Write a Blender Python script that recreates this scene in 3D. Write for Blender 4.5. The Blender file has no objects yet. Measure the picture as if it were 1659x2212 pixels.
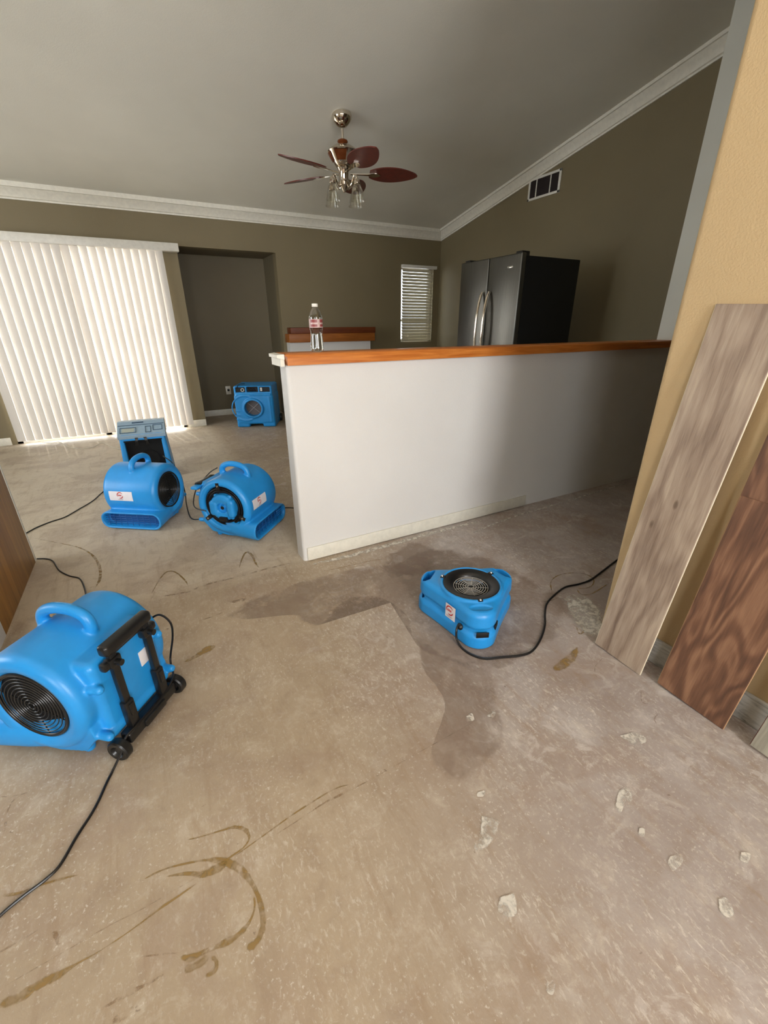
import bpy, bmesh, math, random
import numpy as np
from mathutils import Vector, Matrix
PI = math.pi
random.seed(4)
C = bpy.context.scene.collection
sc = bpy.context.scene

# ------------------------------------------------------------------ camera
FPX, PITCH, ROLL, YAW, H = 924.5, .413388, -.0053586, .495183, 1.26
cy_, sy_ = math.cos(YAW), math.sin(YAW)
_r = Vector((cy_, -sy_, 0)); _f = Vector((sy_, cy_, 0)); _u = Vector((0, 0, 1))
cam_f = math.cos(PITCH)*_f - math.sin(PITCH)*_u
_u2 = math.sin(PITCH)*_f + math.cos(PITCH)*_u
cam_r = math.cos(ROLL)*_r + math.sin(ROLL)*_u2
cam_u = -math.sin(ROLL)*_r + math.cos(ROLL)*_u2
cd = bpy.data.cameras.new('camera'); cam = bpy.data.objects.new('camera', cd); C.objects.link(cam)
cam.matrix_world = Matrix(((cam_r.x, cam_u.x, -cam_f.x, 0), (cam_r.y, cam_u.y, -cam_f.y, 0), (cam_r.z, cam_u.z, -cam_f.z, H), (0, 0, 0, 1)))
cd.sensor_fit = 'VERTICAL'; cd.sensor_height = 36; cd.lens = FPX/2212*36
cd.clip_start = .02; cd.clip_end = 200
sc.camera = cam

def ray(x, y):
    return cam_f + cam_r*((x-829.5)/FPX) - cam_u*((y-1106)/FPX)
def F(x, y, z=0.0):
    d = ray(x, y); t = (z-H)/d.z
    return Vector((d.x*t, d.y*t, z))

# ------------------------------------------------------------------ light
sc.view_settings.view_transform = 'Standard'; sc.view_settings.look = 'None'
sc.view_settings.gamma = 1; sc.view_settings.exposure = 0.0; sc.view_settings.use_curve_mapping = False
w = bpy.data.worlds.new('sky'); sc.world = w; w.use_nodes = True
bg = w.node_tree.nodes['Background']; bg.inputs[0].default_value = (.80, .90, 1, 1); bg.inputs[1].default_value = 6.0

def area(name, loc, rot, sx, sy, power, col):
    l = bpy.data.lights.new(name, 'AREA'); l.shape = 'RECTANGLE'; l.size = sx; l.size_y = sy
    l.energy = power; l.color = col
    o = bpy.data.objects.new(name, l); C.objects.link(o); o.location = loc; o.rotation_euler = rot
    return o
# daylight through the window behind the camera, the window of the left side and the patio door; the near left lamp is an added fill
area('daylight_entry', (.55, -2.62, 1.75), (math.radians(104), 0, 0), .95, 1.7, 102, (1, .975, .95))
area('fill_near_left', (-2.2, -2.62, 1.7), (math.radians(98), 0, 0), 1.3, 1.6, 62, (1, .98, .95))
area('daylight_left', (-3.64, 3.2, 1.5), (0, math.radians(-120), 0), 1.7, 1.7, 40, (1, .97, .92))
area('daylight_patio', (-.5, 7.35, 1.3), (math.radians(-90), 0, 0), 2.2, 2.2, 300, (1, .97, .92))
sl = bpy.data.lights.new('sun', 'SUN'); sl.energy = 9; sl.angle = math.radians(1.2); sl.color = (1, .95, .86)
sun = bpy.data.objects.new('sun', sl); C.objects.link(sun)
sun.rotation_euler = Vector((.18, -1, -1.25)).to_track_quat('-Z', 'Y').to_euler()

# ------------------------------------------------------------------ materials
def lin(c):
    return tuple(((v/255+.055)/1.055)**2.4 if v/255 > .04045 else v/255/12.92 for v in c)
class NT:
    def __init__(s, name):
        s.m = bpy.data.materials.new(name); s.m.use_nodes = True
        s.t = s.m.node_tree; s.b = s.t.nodes['Principled BSDF']; s.out = s.t.nodes['Material Output']
    def n(s, typ, **kw):
        nd = s.t.nodes.new(typ)
        for k, v in kw.items():
            if k.startswith('i_'):
                key = k[2:]; key = int(key) if key.isdigit() else key.replace('_', ' ')
                s.put(nd, key, v)
            else: setattr(nd, k, v)
        return nd
    def put(s, nd, key, v):
        if isinstance(v, bpy.types.NodeSocket): s.t.links.new(v, nd.inputs[key])
        else: nd.inputs[key].default_value = v
    def coord(s, kind='Object', scale=(1, 1, 1), rot=(0, 0, 0)):
        c = s.n('ShaderNodeTexCoord'); m = s.n('ShaderNodeMapping', i_Vector=c.outputs[kind], i_Scale=scale, i_Rotation=rot)
        return m.outputs[0]
    def noise(s, vec, scale, detail=4, rough=.55, dist=0):
        return s.n('ShaderNodeTexNoise', i_Vector=vec, i_Scale=scale, i_Detail=detail, i_Roughness=rough, i_Distortion=dist).outputs[0]
    def ramp(s, fac, stops):
        r = s.n('ShaderNodeValToRGB'); s.t.links.new(fac, r.inputs[0]); e = r.color_ramp.elements
        while len(e) < len(stops): e.new(.5)
        for i, (p, c) in enumerate(stops):
            e[i].position = p; e[i].color = (c, c, c, 1) if isinstance(c, (int, float)) else (*c, 1)
        return r.outputs[0]
    def mix(s, fac, a, b):
        m = s.n('ShaderNodeMix', data_type='RGBA')
        for i, v in ((0, fac), (6, a), (7, b)):
            if isinstance(v, bpy.types.NodeSocket): s.t.links.new(v, m.inputs[i])
            else: m.inputs[i].default_value = v if i == 0 else (*v, 1)
        return m.outputs[2]
    def math(s, op, a, b=0.0):
        return s.n('ShaderNodeMath', operation=op, i_0=a, i_1=b).outputs[0]
    def bump(s, h, strength=.2, dist=.01):
        b = s.n('ShaderNodeBump', i_Height=h, i_Strength=strength, i_Distance=dist)
        s.t.links.new(b.outputs[0], s.b.inputs['Normal'])
    def base(s, c, rough=.5, metal=0):
        if isinstance(c, bpy.types.NodeSocket): s.t.links.new(c, s.b.inputs['Base Color'])
        else: s.b.inputs['Base Color'].default_value = (*c, 1)
        s.b.inputs['Metallic'].default_value = metal
        if isinstance(rough, bpy.types.NodeSocket): s.t.links.new(rough, s.b.inputs['Roughness'])
        else: s.b.inputs['Roughness'].default_value = rough
        return s

def plain(name, col, rough=.5, metal=0, var=.06, nscale=30, bump=0, bscale=200):
    k = NT(name); v = k.coord()
    n = k.noise(v, nscale, 3)
    c = lin(col); d = tuple(x*(1-var) for x in c); e = tuple(min(1, x*(1+var)) for x in c)
    k.base(k.ramp(n, [(.3, d), (.7, e)]), rough, metal)
    if bump: k.bump(k.noise(v, bscale, 4), bump, .004)
    return k.m

def wall_paint(name, col, bump=.22):
    k = NT(name); v = k.coord()
    n = k.noise(v, 1.3, 3); c = lin(col)
    k.base(k.ramp(n, [(.3, tuple(x*.95 for x in c)), (.7, tuple(min(1, x*1.04) for x in c))]), .62)
    h = k.ramp(k.noise(v, 150, 3, .6), [(.40, 0), (.66, 1)])
    k.bump(h, bump, .0016); return k.m

M = {}
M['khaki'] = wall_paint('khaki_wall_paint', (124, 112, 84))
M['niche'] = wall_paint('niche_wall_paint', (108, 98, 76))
M['tan'] = wall_paint('tan_wall_paint', (208, 180, 136), .3)
M['white_wall'] = wall_paint('white_wall_paint', (222, 220, 216))
M['post'] = wall_paint('grey_white_wall_paint', (206, 206, 196))
M['ceiling'] = wall_paint('ceiling_paint', (222, 219, 206), .2)
M['trim'] = plain('white_trim_paint', (226, 222, 208), .4)
M['white_plastic'] = plain('white_plastic', (225, 222, 212), .35)
M['paper'] = plain('paper_label', (225, 222, 226), .5, var=.02)
M['red'] = plain('red_print', (190, 60, 60), .5)
M['grey_print'] = plain('grey_print', (120, 105, 108), .5)
M['black'] = plain('black_plastic', (22, 22, 22), .32, bump=.08)
M['black_rough'] = plain('black_foam', (7, 7, 7), .9)
M['cord'] = plain('black_cord_rubber', (16, 15, 16), .35)
M['white_cord'] = plain('white_cord', (215, 210, 195), .5)
M['chrome'] = plain('chrome', (215, 205, 190), .12, 1)
M['screw'] = plain('screw_steel', (220, 220, 215), .25, 1)
M['bronze'] = plain('amber_brass', (128, 68, 32), .25, .6)
M['dark'] = plain('dark_cavity', (10, 10, 11), .8)
M['vent_dark'] = plain('vent_dark', (38, 28, 28), .8)
M['black_enamel'] = plain('black_fridge_enamel', (6, 6, 7), .6, bump=.2, bscale=400)
M['blade'] = plain('mahogany_blade', (96, 38, 28), .35, var=.2)

def blue_mat(name, col, rough=.36):
    k = NT(name); v = k.coord(); c = lin(col)
    n = k.noise(v, 9, 4)
    k.base(k.ramp(n, [(.3, tuple(x*.92 for x in c)), (.7, tuple(min(1, x*1.05) for x in c))]), rough)
    k.bump(k.noise(v, 420, 2), .08, .002); return k.m
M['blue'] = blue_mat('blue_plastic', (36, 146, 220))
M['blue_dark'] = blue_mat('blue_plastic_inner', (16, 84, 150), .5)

def steel():
    k = NT('brushed_steel'); v = k.coord('Object', (300, 300, 3))
    n = k.noise(v, 1, 3)
    k.base(k.ramp(n, [(.3, lin((96, 95, 91))), (.7, lin((116, 115, 110)))]), .33, 1); k.bump(n, .05, .001); return k.m
M['steel'] = steel()
def glass(name, rough=.02, col=(1, 1, 1), thin=True):
    k = NT(name); k.t.nodes.remove(k.b)
    tr = k.n('ShaderNodeBsdfTransparent', i_Color=(*col, 1)); gl = k.n('ShaderNodeBsdfGlossy', i_Roughness=rough)
    fr = k.n('ShaderNodeLayerWeight', i_Blend=.35)
    f = k.math('MULTIPLY', fr.outputs['Facing'], .7)
    f2 = k.math('ADD', f, .05)
    m = k.n('ShaderNodeMixShader', i_0=f2, i_1=tr.outputs[0], i_2=gl.outputs[0])
    k.t.links.new(m.outputs[0], k.out.inputs[0]); return k.m
M['pane'] = glass('window_glass')
M['pet'] = glass('clear_bottle_plastic', .05, (.93, .95, .94))
M['shade_glass'] = glass('frosted_shade_glass', .25, (.93, .92, .85))

def screen_mat():
    k = NT('insect_screen'); k.base((.02, .02, .02), .8); k.b.inputs['Alpha'].default_value = .3; return k.m
M['screen'] = screen_mat()
def vane_mat(name, col):
    k = NT(name); c = lin(col); k.t.nodes.remove(k.b)
    v = k.coord('Object', (40, 40, 1)); n = k.noise(v, 3, 2)
    cc = k.ramp(n, [(.3, tuple(x*.95 for x in c)), (.7, c)])
    d = k.n('ShaderNodeBsdfDiffuse', i_Color=cc); t = k.n('ShaderNodeBsdfTranslucent', i_Color=cc)
    m = k.n('ShaderNodeMixShader', i_0=.2, i_1=d.outputs[0], i_2=t.outputs[0])
    k.t.links.new(m.outputs[0], k.out.inputs[0]); return k.m
M['vane'] = vane_mat('blind_vane_vinyl', (226, 221, 214))
M['slat'] = vane_mat('mini_blind_slat', (190, 182, 160))

def oak(name, dark, light, rough=.35, axis=0, scale=1):
    k = NT(name); s = [14*scale]*3; s[axis] = 1.1*scale
    v = k.coord('Object', tuple(s))
    n = k.noise(v, 3, 6, .6, .5)
    s2 = [60*scale]*3; s2[axis] = 2*scale
    n2 = k.noise(k.coord('Object', tuple(s2)), 4, 3)
    m = k.math('ADD', k.math('MULTIPLY', n, .7), k.math('MULTIPLY', n2, .3))
    k.base(k.ramp(m, [(.36, lin(dark)), (.5, tuple((a+b)/2 for a, b in zip(lin(dark), lin(light)))), (.62, lin(light))]), rough)
    k.bump(m, .1, .002); return k.m
M['oak'] = oak('honey_oak', (178, 96, 36), (214, 134, 62), .3)
M['oak_dark'] = oak('dark_oak', (92, 42, 14), (118, 58, 22), .5)
M['oak_mid'] = oak('aged_oak', (134, 76, 26), (166, 98, 38), .45)
M['panel'] = oak('golden_panel', (128, 84, 30), (176, 126, 56), .45, 2, .35)

def vinyl(name, stops, warp, seed, knots=True, rw=.16):
    k = NT(name)
    def vec(sc_): return k.n('ShaderNodeVectorMath', operation='ADD', i_0=k.coord('Object', sc_), i_1=(seed, seed*2, seed*3)).outputs[0]
    low = k.noise(vec((1, 7, 1.6)), 1.2, 2, .5, .4)
    ph = k.math('SINE', k.math('MULTIPLY', low, warp))
    rings = k.math('ADD', k.math('MULTIPLY', ph, .5), .5)
    mid = k.noise(vec((1, 55, 4.5)), 1.3, 4, .6, .3)
    fine = k.noise(vec((1, 220, 9)), 1.5, 3, .6)
    big = k.noise(vec((1, 9, 2.2)), 1.0, 2)
    f = k.math('ADD', k.math('ADD', k.math('MULTIPLY', rings, rw), k.math('MULTIPLY', mid, .46-rw/2)), k.math('ADD', k.math('MULTIPLY', fine, .22), k.math('MULTIPLY', big, .3)))
    col = k.ramp(f, stops)
    if knots:
        vo = k.n('ShaderNodeTexVoronoi', feature='F1', i_Scale=1.0); k.t.links.new(vec((1, 11, 4.5)), vo.inputs['Vector'])
        kn = k.ramp(vo.outputs['Distance'], [(.05, .7), (.10, 0)])
        col = k.mix(kn, col, lin((84, 64, 46)))
    k.base(col, .5); k.bump(f, .12, .0015); return k.m
M['plank_grey'] = vinyl('grey_oak_vinyl', [(.34, lin((118, 98, 82))), (.52, lin((158, 138, 120))), (.70, lin((184, 166, 146)))], 26, 3.1)
M['plank_brown'] = vinyl('brown_oak_vinyl', [(.34, lin((88, 60, 44))), (.54, lin((120, 84, 62))), (.74, lin((156, 116, 88)))], 46, 7.7, False, .21)
M['plank_brown_b'] = vinyl('brown_oak_vinyl_b', [(.34, lin((80, 54, 40))), (.54, lin((110, 76, 56))), (.74, lin((142, 104, 78)))], 42, 2.9, False, .20)
M['plank_pale'] = vinyl('pale_grey_vinyl', [(.36, lin((136, 130, 116))), (.55, lin((164, 158, 142))), (.74, lin((180, 174, 156)))], 20, 1.7, False)
M['plank_edge'] = plain('cream_core_edge', (232, 222, 196), .5)
M['plank_edge_red'] = plain('dark_red_core_edge', (96, 40, 30), .5)
M['plank_edge_tan'] = plain('tan_core_edge', (186, 148, 110), .5)

def baseboard_worn():
    k = NT('scuffed_white_baseboard'); v = k.coord('Object', (6, 6, 26))
    n = k.noise(v, 1.6, 5, .65, 1.0)
    c = k.ramp(n, [(.30, lin((60, 58, 54))), (.36, lin((168, 166, 158))), (.5, lin((206, 204, 196))), (.8, lin((222, 220, 212)))])
    k.base(c, .5); k.bump(n, .3, .003); return k.m
M['worn'] = baseboard_worn()

def floor_mat():
    k = NT('stripped_concrete'); g = k.n('ShaderNodeTexCoord').outputs['Object']
    sx = k.n('ShaderNodeSeparateXYZ', i_0=g)
    n1 = k.noise(g, .9, 3, .5, .4)
    warm = k.ramp(n1, [(.3, lin((160, 142, 118))), (.55, lin((172, 154, 130))), (.75, lin((182, 167, 145)))])
    grey = k.ramp(k.noise(g, 2.2, 4, .6), [(.3, lin((150, 136, 128))), (.7, lin((178, 169, 163)))])
    side = k.n('ShaderNodeMapRange', i_0=k.math('ADD', k.math('SUBTRACT', sx.outputs[0], k.math('MULTIPLY', sx.outputs[1], .35)), k.math('MULTIPLY', n1, .5)), i_1=.1, i_2=1.1, interpolation_type='SMOOTHSTEP').outputs[0]
    col = k.mix(side, warm, grey)
    # the slab beyond the joint line is painted paler to stand in for missing daylight
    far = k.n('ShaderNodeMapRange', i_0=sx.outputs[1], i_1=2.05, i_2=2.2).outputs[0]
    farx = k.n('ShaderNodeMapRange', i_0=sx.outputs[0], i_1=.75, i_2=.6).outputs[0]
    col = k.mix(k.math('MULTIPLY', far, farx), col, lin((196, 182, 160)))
    # thinset remains: soft edged darker and pinker islands
    damp = k.ramp(k.noise(k.coord('Object', (1, 1.3, 1)), 2.3, 8, .62, .5), [(.50, 0), (.57, .35), (.72, .5)])
    col = k.mix(damp, col, lin((150, 128, 110)))
    # mottling at two sizes
    mo = k.noise(g, 11, 8, .72, .4)
    col = k.mix(k.ramp(mo, [(.34, .34), (.48, 0)]), col, lin((140, 120, 100)))
    col = k.mix(k.ramp(mo, [(.54, 0), (.70, .42)]), col, lin((204, 194, 178)))
    # brush streaks, wandering
    st = k.noise(k.coord('Object', (9, 1.6, 1), (0, 0, -.15)), 2.4, 7, .68, .8)
    col = k.mix(k.ramp(st, [(.52, 0), (.66, .34)]), col, lin((146, 122, 96)))
    # scraped white specks in clusters, denser to the right
    spk = k.noise(k.coord('Object', (2.4, 1, 1), (0, 0, -.2)), 38, 6, .75, .4)
    msk = k.ramp(k.noise(g, 2.1, 5, .65), [(.40, 0.05), (.60, 1)])
    sidek = k.n('ShaderNodeMapRange', i_0=sx.outputs[0], i_1=-.4, i_2=.9, i_3=.35, i_4=1.0).outputs[0]
    sp = k.math('MULTIPLY', k.ramp(spk, [(.54, 0), (.63, .62)]), k.math('MULTIPLY', msk, sidek))
    col = k.mix(sp, col, lin((220, 213, 202)))
    grit = k.math('MULTIPLY', k.ramp(k.noise(g, 95, 4, .7), [(.58, 0), (.66, .5)]), k.ramp(k.noise(g, 3.1, 4, .6), [(.42, .1), (.6, 1)]))
    col = k.mix(grit, col, lin((226, 220, 210)))
    # curdled pale veins on the right
    cl = k.math('MULTIPLY', k.ramp(k.noise(g, 9, 7, .7, 1.6), [(.53, 0), (.62, .6)]), k.ramp(k.noise(g, 2.4, 3), [(.42, 0), (.58, .8)]))
    side2 = k.n('ShaderNodeMapRange', i_0=sx.outputs[0], i_1=.1, i_2=1.0, i_3=.1, i_4=1.0).outputs[0]
    col = k.mix(k.math('MULTIPLY', cl, side2), col, lin((206, 199, 193)))
    # dark pits
    fl = k.ramp(k.noise(g, 30, 3, .6), [(.25, .6), (.29, 0)])
    col = k.mix(fl, col, lin((104, 86, 68)))
    k.base(col, k.ramp(n1, [(.3, .5), (.7, .66)]))
    h = k.math('ADD', k.math('MULTIPLY', mo, .7), k.math('MULTIPLY', spk, .25))
    k.bump(h, .35, .006); return k.m
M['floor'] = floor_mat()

def residue(name, col, lo, hi, scale=9, stretch=(1, 1, 1), mx=.8, escale=30, ragged=1.2, soft=.3):
    k = NT(name); c = lin(col); v = k.coord('Object', stretch)
    n = k.noise(v, scale, 5, .65, .3)
    a = k.ramp(n, [(lo, 0), (hi, mx)])
    uv = k.n('ShaderNodeAttribute', attribute_name='edge')
    n3 = k.noise(v, escale, 6, .65); e = k.n('ShaderNodeMapRange', i_0=k.math('ADD', uv.outputs['Fac'], k.math('MULTIPLY', n3, ragged)), i_1=.5*ragged+.22, i_2=.5*ragged+.22+soft).outputs[0]
    fa = k.math('MULTIPLY', a, e)
    k.base(k.ramp(n, [(.3, tuple(x*.85 for x in c)), (.7, c)]), .6)
    k.t.links.new(fa, k.b.inputs['Alpha']); return k.m
M['glue'] = residue('mustard_adhesive_residue', (156, 124, 64), .32, .54, 24, mx=.66)
M['glue_thin'] = residue('thin_brown_residue', (142, 108, 70), .42, .58, 34, mx=.45)
M['plaster'] = residue('white_plaster_splash', (222, 216, 204), .36, .56, 30, mx=.85, escale=40, ragged=2.2, soft=.4)
M['damp'] = residue('pinkish_thinset_stain', (150, 128, 112), .3, .5, 5, mx=.36, escale=7, ragged=3.0, soft=.5)

# ------------------------------------------------------------------ mesh helpers
class MB:
    def __init__(s): s.v = []; s.f = []
    def add(s, vs, fs, mat=None):
        o = len(s.v)
        s.v += [tuple(mat @ Vector(p)) if mat else tuple(p) for p in vs]
        s.f += [tuple(i+o for i in f) for f in fs]; return s
    def box(s, x0, x1, y0, y1, z0, z1, mat=None):
        vs = [(x, y, z) for z in (z0, z1) for y in (y0, y1) for x in (x0, x1)]
        return s.add(vs, [(0, 2, 3, 1), (4, 5, 7, 6), (0, 1, 5, 4), (2, 6, 7, 3), (0, 4, 6, 2), (1, 3, 7, 5)], mat)
    def rbox(s, x0, x1, y0, y1, z0, z1, r=.005, seg=2, mat=None):
        bm = bmesh.new(); bmesh.ops.create_cube(bm, size=1)
        for v in bm.verts:
            v.co = Vector(((x0+x1)/2+v.co.x*(x1-x0), (y0+y1)/2+v.co.y*(y1-y0), (z0+z1)/2+v.co.z*(z1-z0)))
        bmesh.ops.bevel(bm, geom=bm.edges[:], offset=r, segments=seg, affect='EDGES', profile=.5)
        bm.verts.index_update()
        s.add([v.co[:] for v in bm.verts], [tuple(v.index for v in f.verts) for f in bm.faces], mat); bm.free(); return s
    def lathe(s, prof, n=48, mat=None, axis='z'):
        # prof list of (r, h); closed at ends when r == 0
        vs = []; fs = []; idx = []
        for r, h in prof:
            if r < 1e-6: idx.append([len(vs)]); vs.append((0, 0, h))
            else:
                idx.append(list(range(len(vs), len(vs)+n)))
                vs += [(r*math.cos(2*PI*i/n), r*math.sin(2*PI*i/n), h) for i in range(n)]
        for a, b in zip(idx, idx[1:]):
            for i in range(n):
                j = (i+1) % n
                if len(a) == 1 and len(b) == 1: continue
                if len(a) == 1: fs.append((a[0], b[j], b[i]))
                elif len(b) == 1: fs.append((a[i], a[j], b[0]))
                else: fs.append((a[i], a[j], b[j], b[i]))
        if axis == 'y':
            R = Matrix.Rotation(-PI/2, 4, 'X'); mat = (mat @ R) if mat else R
        if axis == 'x':
            R = Matrix.Rotation(PI/2, 4, 'Y'); mat = (mat @ R) if mat else R
        return s.add(vs, fs, mat)
    def cyl(s, p0, p1, r0, r1=None, n=20, cap=True):
        r1 = r0 if r1 is None else r1
        p0 = Vector(p0); p1 = Vector(p1); d = p1-p0; L = d.length
        q = d.to_track_quat('Z', 'Y').to_matrix().to_4x4(); q.translation = p0
        return s.lathe(([(0, 0)] if cap else []) + [(r0, 0), (r1, L)] + ([(0, L)] if cap else []), n, q)
    def tube(s, pts, r, n=10, closed=False, flat=None):
        P = [Vector(p) for p in pts]; N = len(P)
        rr = r if isinstance(r, (list, tuple)) else [r]*N
        T = []
        for i in range(N):
            a = P[(i-1) % N] if closed or i else P[i]; b = P[(i+1) % N] if closed or i < N-1 else P[i]
            T.append((b-a).normalized())
        up = Vector((0, 0, 1)) if abs(T[0].z) < .9 else Vector((1, 0, 0))
        nrm = (up - T[0]*up.dot(T[0])).normalized(); vs = []; fs = []
        for i in range(N):
            nrm = (nrm - T[i]*nrm.dot(T[i])).normalized(); bi = T[i].cross(nrm)
            for k in range(n):
                a = 2*PI*k/n; vs.append(P[i] + nrm*math.cos(a)*rr[i]*(flat or 1) + bi*math.sin(a)*rr[i])
        for i in range(N if closed else N-1):
            j = (i+1) % N
            for k in range(n):
                l = (k+1) % n; fs.append((i*n+k, i*n+l, j*n+l, j*n+k))
        if not closed:
            fs.append(tuple(reversed(range(n)))); fs.append(tuple(range((N-1)*n, N*n)))
        return s.add(vs, fs)
    def torus(s, c, R, r, axis='y', n=48, m=8, mat=None):
        pts = []
        for i in range(n):
            a = 2*PI*i/n; u, v = R*math.cos(a), R*math.sin(a)
            pts.append((c[0]+u, c[1], c[2]+v) if axis == 'y' else ((c[0]+u, c[1]+v, c[2]) if axis == 'z' else (c[0], c[1]+u, c[2]+v)))
        return s.tube(pts, r, m, True)
    def prism(s, outline, z0, z1, mat=None):
        n = len(outline)
        vs = [(x, y, z0) for x, y in outline] + [(x, y, z1) for x, y in outline]
        fs = [tuple(reversed(range(n))), tuple(range(n, 2*n))] + [(i, (i+1) % n, n+(i+1) % n, n+i) for i in range(n)]
        return s.add(vs, fs, mat)
    def loft(s, rings):
        n = len(rings[0]); vs = [p for r in rings for p in r]
        fs = [tuple(reversed(range(n))), tuple(range((len(rings)-1)*n, len(rings)*n))]
        for k in range(len(rings)-1):
            fs += [(k*n+i, k*n+(i+1) % n, (k+1)*n+(i+1) % n, (k+1)*n+i) for i in range(n)]
        return s.add(vs, fs)
    def mesh(s, name):
        me = bpy.data.meshes.new(name); me.from_pydata([tuple(p) for p in s.v], [], s.f)
        bm = bmesh.new(); bm.from_mesh(me); bmesh.ops.recalc_face_normals(bm, faces=bm.faces[:]); bm.to_mesh(me); bm.free()
        return me
    def build(s, name, mat, parent=None, smooth=35, **kw):
        me = s.mesh(name); me.materials.append(M[mat] if isinstance(mat, str) else mat)
        o = bpy.data.objects.new(name, me); C.objects.link(o)
        if smooth:
            for p in me.polygons: p.use_smooth = True
            bm = bmesh.new(); bm.from_mesh(me); lim = math.radians(smooth)
            for e in bm.edges:
                if len(e.link_faces) == 2 and e.calc_face_angle(0) > lim: e.smooth = False
            bm.to_mesh(me); bm.free()
        if parent: o.parent = parent
        for k, v in kw.items(): o[k] = v
        return o

def tag(o, label, cat, group=None):
    o['label'] = label; o['category'] = cat
    if group: o['group'] = group
    return o
def thing(name, label, cat, loc=(0, 0, 0), rz=0, group=None):
    o = bpy.data.objects.new(name, None); C.objects.link(o); o.location = loc; o.rotation_euler = (0, 0, rz)
    o.empty_display_size = .1
    return tag(o, label, cat, group)
def local(o, pts):
    m = (Matrix.Translation(o.location) @ o.rotation_euler.to_matrix().to_4x4()).inverted()
    return [m @ Vector(p) for p in pts]
def struct(name, mb, mat, parent=None, **kw):
    o = mb.build(name, mat, parent, **kw)
    if not parent: o['kind'] = 'structure'
    return o
def copy_tree(o, parent=None):
    c = o.copy(); C.objects.link(c)
    if parent: c.parent = parent
    for ch in list(o.children): copy_tree(ch, c)
    return c
def smooth_path(pts, per=8):
    P = [Vector(p) for p in pts]; out = []
    Q = [2*P[0]-P[1]] + P + [2*P[-1]-P[-2]]
    for i in range(1, len(Q)-2):
        a, b, c, d = Q[i-1:i+3]
        for k in range(per):
            t = k/per
            out.append(.5*((2*b)+(-a+c)*t+(2*a-5*b+4*c-d)*t*t+(-a+3*b-3*c+d)*t**3))
    out.append(P[-1]); return out
def remesh(mb, name, voxel, smooth_it=6, factor=.5, cutters=()):
    me = mb.mesh(name+'_tmp'); ob = bpy.data.objects.new(name+'_tmp', me); C.objects.link(ob)
    m = ob.modifiers.new('r', 'REMESH'); m.mode = 'VOXEL'; m.voxel_size = voxel; m.use_smooth_shade = True
    tmp = [ob]
    for cmb in cutters:
        cme = cmb.mesh('cut'); co = bpy.data.objects.new('cut', cme); C.objects.link(co); tmp.append(co)
        b = ob.modifiers.new('b', 'BOOLEAN'); b.operation = 'DIFFERENCE'; b.solver = 'EXACT'; b.object = co
    if cutters:
        m = ob.modifiers.new('r2', 'REMESH'); m.mode = 'VOXEL'; m.voxel_size = voxel; m.use_smooth_shade = True
    s = ob.modifiers.new('s', 'SMOOTH'); s.iterations = smooth_it; s.factor = factor
    dg = bpy.context.evaluated_depsgraph_get()
    res = bpy.data.meshes.new_from_object(ob.evaluated_get(dg)); res.name = name
    for t in tmp:
        d = t.data; bpy.data.objects.remove(t); bpy.data.meshes.remove(d)
    res.materials.clear()
    for p in res.polygons: p.use_smooth = True
    return res
def mesh_obj(me, name, mat, parent):
    if not me.materials: me.materials.append(M[mat])
    o = bpy.data.objects.new(name, me); C.objects.link(o); o.parent = parent; return o
def rounded(x0, x1, y0, y1, r, n=6):
    out = []
    for cx, cy, a0 in ((x1-r, y1-r, 0), (x0+r, y1-r, 90), (x0+r, y0+r, 180), (x1-r, y0+r, 270)):
        for i in range(n+1):
            a = math.radians(a0+90*i/n); out.append((cx+r*math.cos(a), cy+r*math.sin(a)))
    return out

# ------------------------------------------------------------------ room shell
BY, RX, HY = 6.325, 4.438, 2.124
LX, NY = -3.6, -2.6
def ceil_z(y): return 2.54 + .1973*(BY-y)
def wall_x(name, x0, x1, y0, y1, mat, holes=(), top=None):
    """wall in the xz plane, thickness y0..y1, with rectangular holes (xa, xb, za, zb)"""
    z1 = top if top is not None else ceil_z(y0)+.02
    xs = sorted({x0, x1, *[h[0] for h in holes], *[h[1] for h in holes]}); zs = sorted({0, z1, *[h[2] for h in holes], *[h[3] for h in holes]})
    mb = MB()
    for a, b in zip(xs, xs[1:]):
        run = None
        for c, d in zip(zs, zs[1:]):
            if any(h[0] <= a and b <= h[1] and h[2] <= c and d <= h[3] for h in holes): continue
            mb.box(a, b, y0, y1, c, d)
    return struct(name, mb, mat)
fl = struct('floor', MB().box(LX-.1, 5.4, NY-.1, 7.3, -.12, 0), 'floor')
mb = MB(); ya, yb = NY-.1, 7.3
mb.add([(LX-.1, ya, ceil_z(ya)), (5.4, ya, ceil_z(ya)), (5.4, yb, ceil_z(yb)), (LX-.1, yb, ceil_z(yb)),
        (LX-.1, ya, ceil_z(ya)+.12), (5.4, ya, ceil_z(ya)+.12), (5.4, yb, ceil_z(yb)+.12), (LX-.1, yb, ceil_z(yb)+.12)],
       [(0, 3, 2, 1), (4, 5, 6, 7), (0, 1, 5, 4), (1, 2, 6, 5), (2, 3, 7, 6), (3, 0, 4, 7)])
struct('ceiling', mb, 'ceiling')
DX0, DX1, DZ = -1.42, .41, 2.06
NX0, NX1, NZ = .653, 1.835, 2.117
WX0, WX1, WZ0, WZ1 = 3.735, 4.315, 1.0, 2.06
wall_x('wall_back', LX, RX, BY, BY+.14, 'khaki', [(DX0, DX1, 0, DZ), (NX0, NX1, 0, NZ), (WX0, WX1, WZ0, WZ1)])
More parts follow.
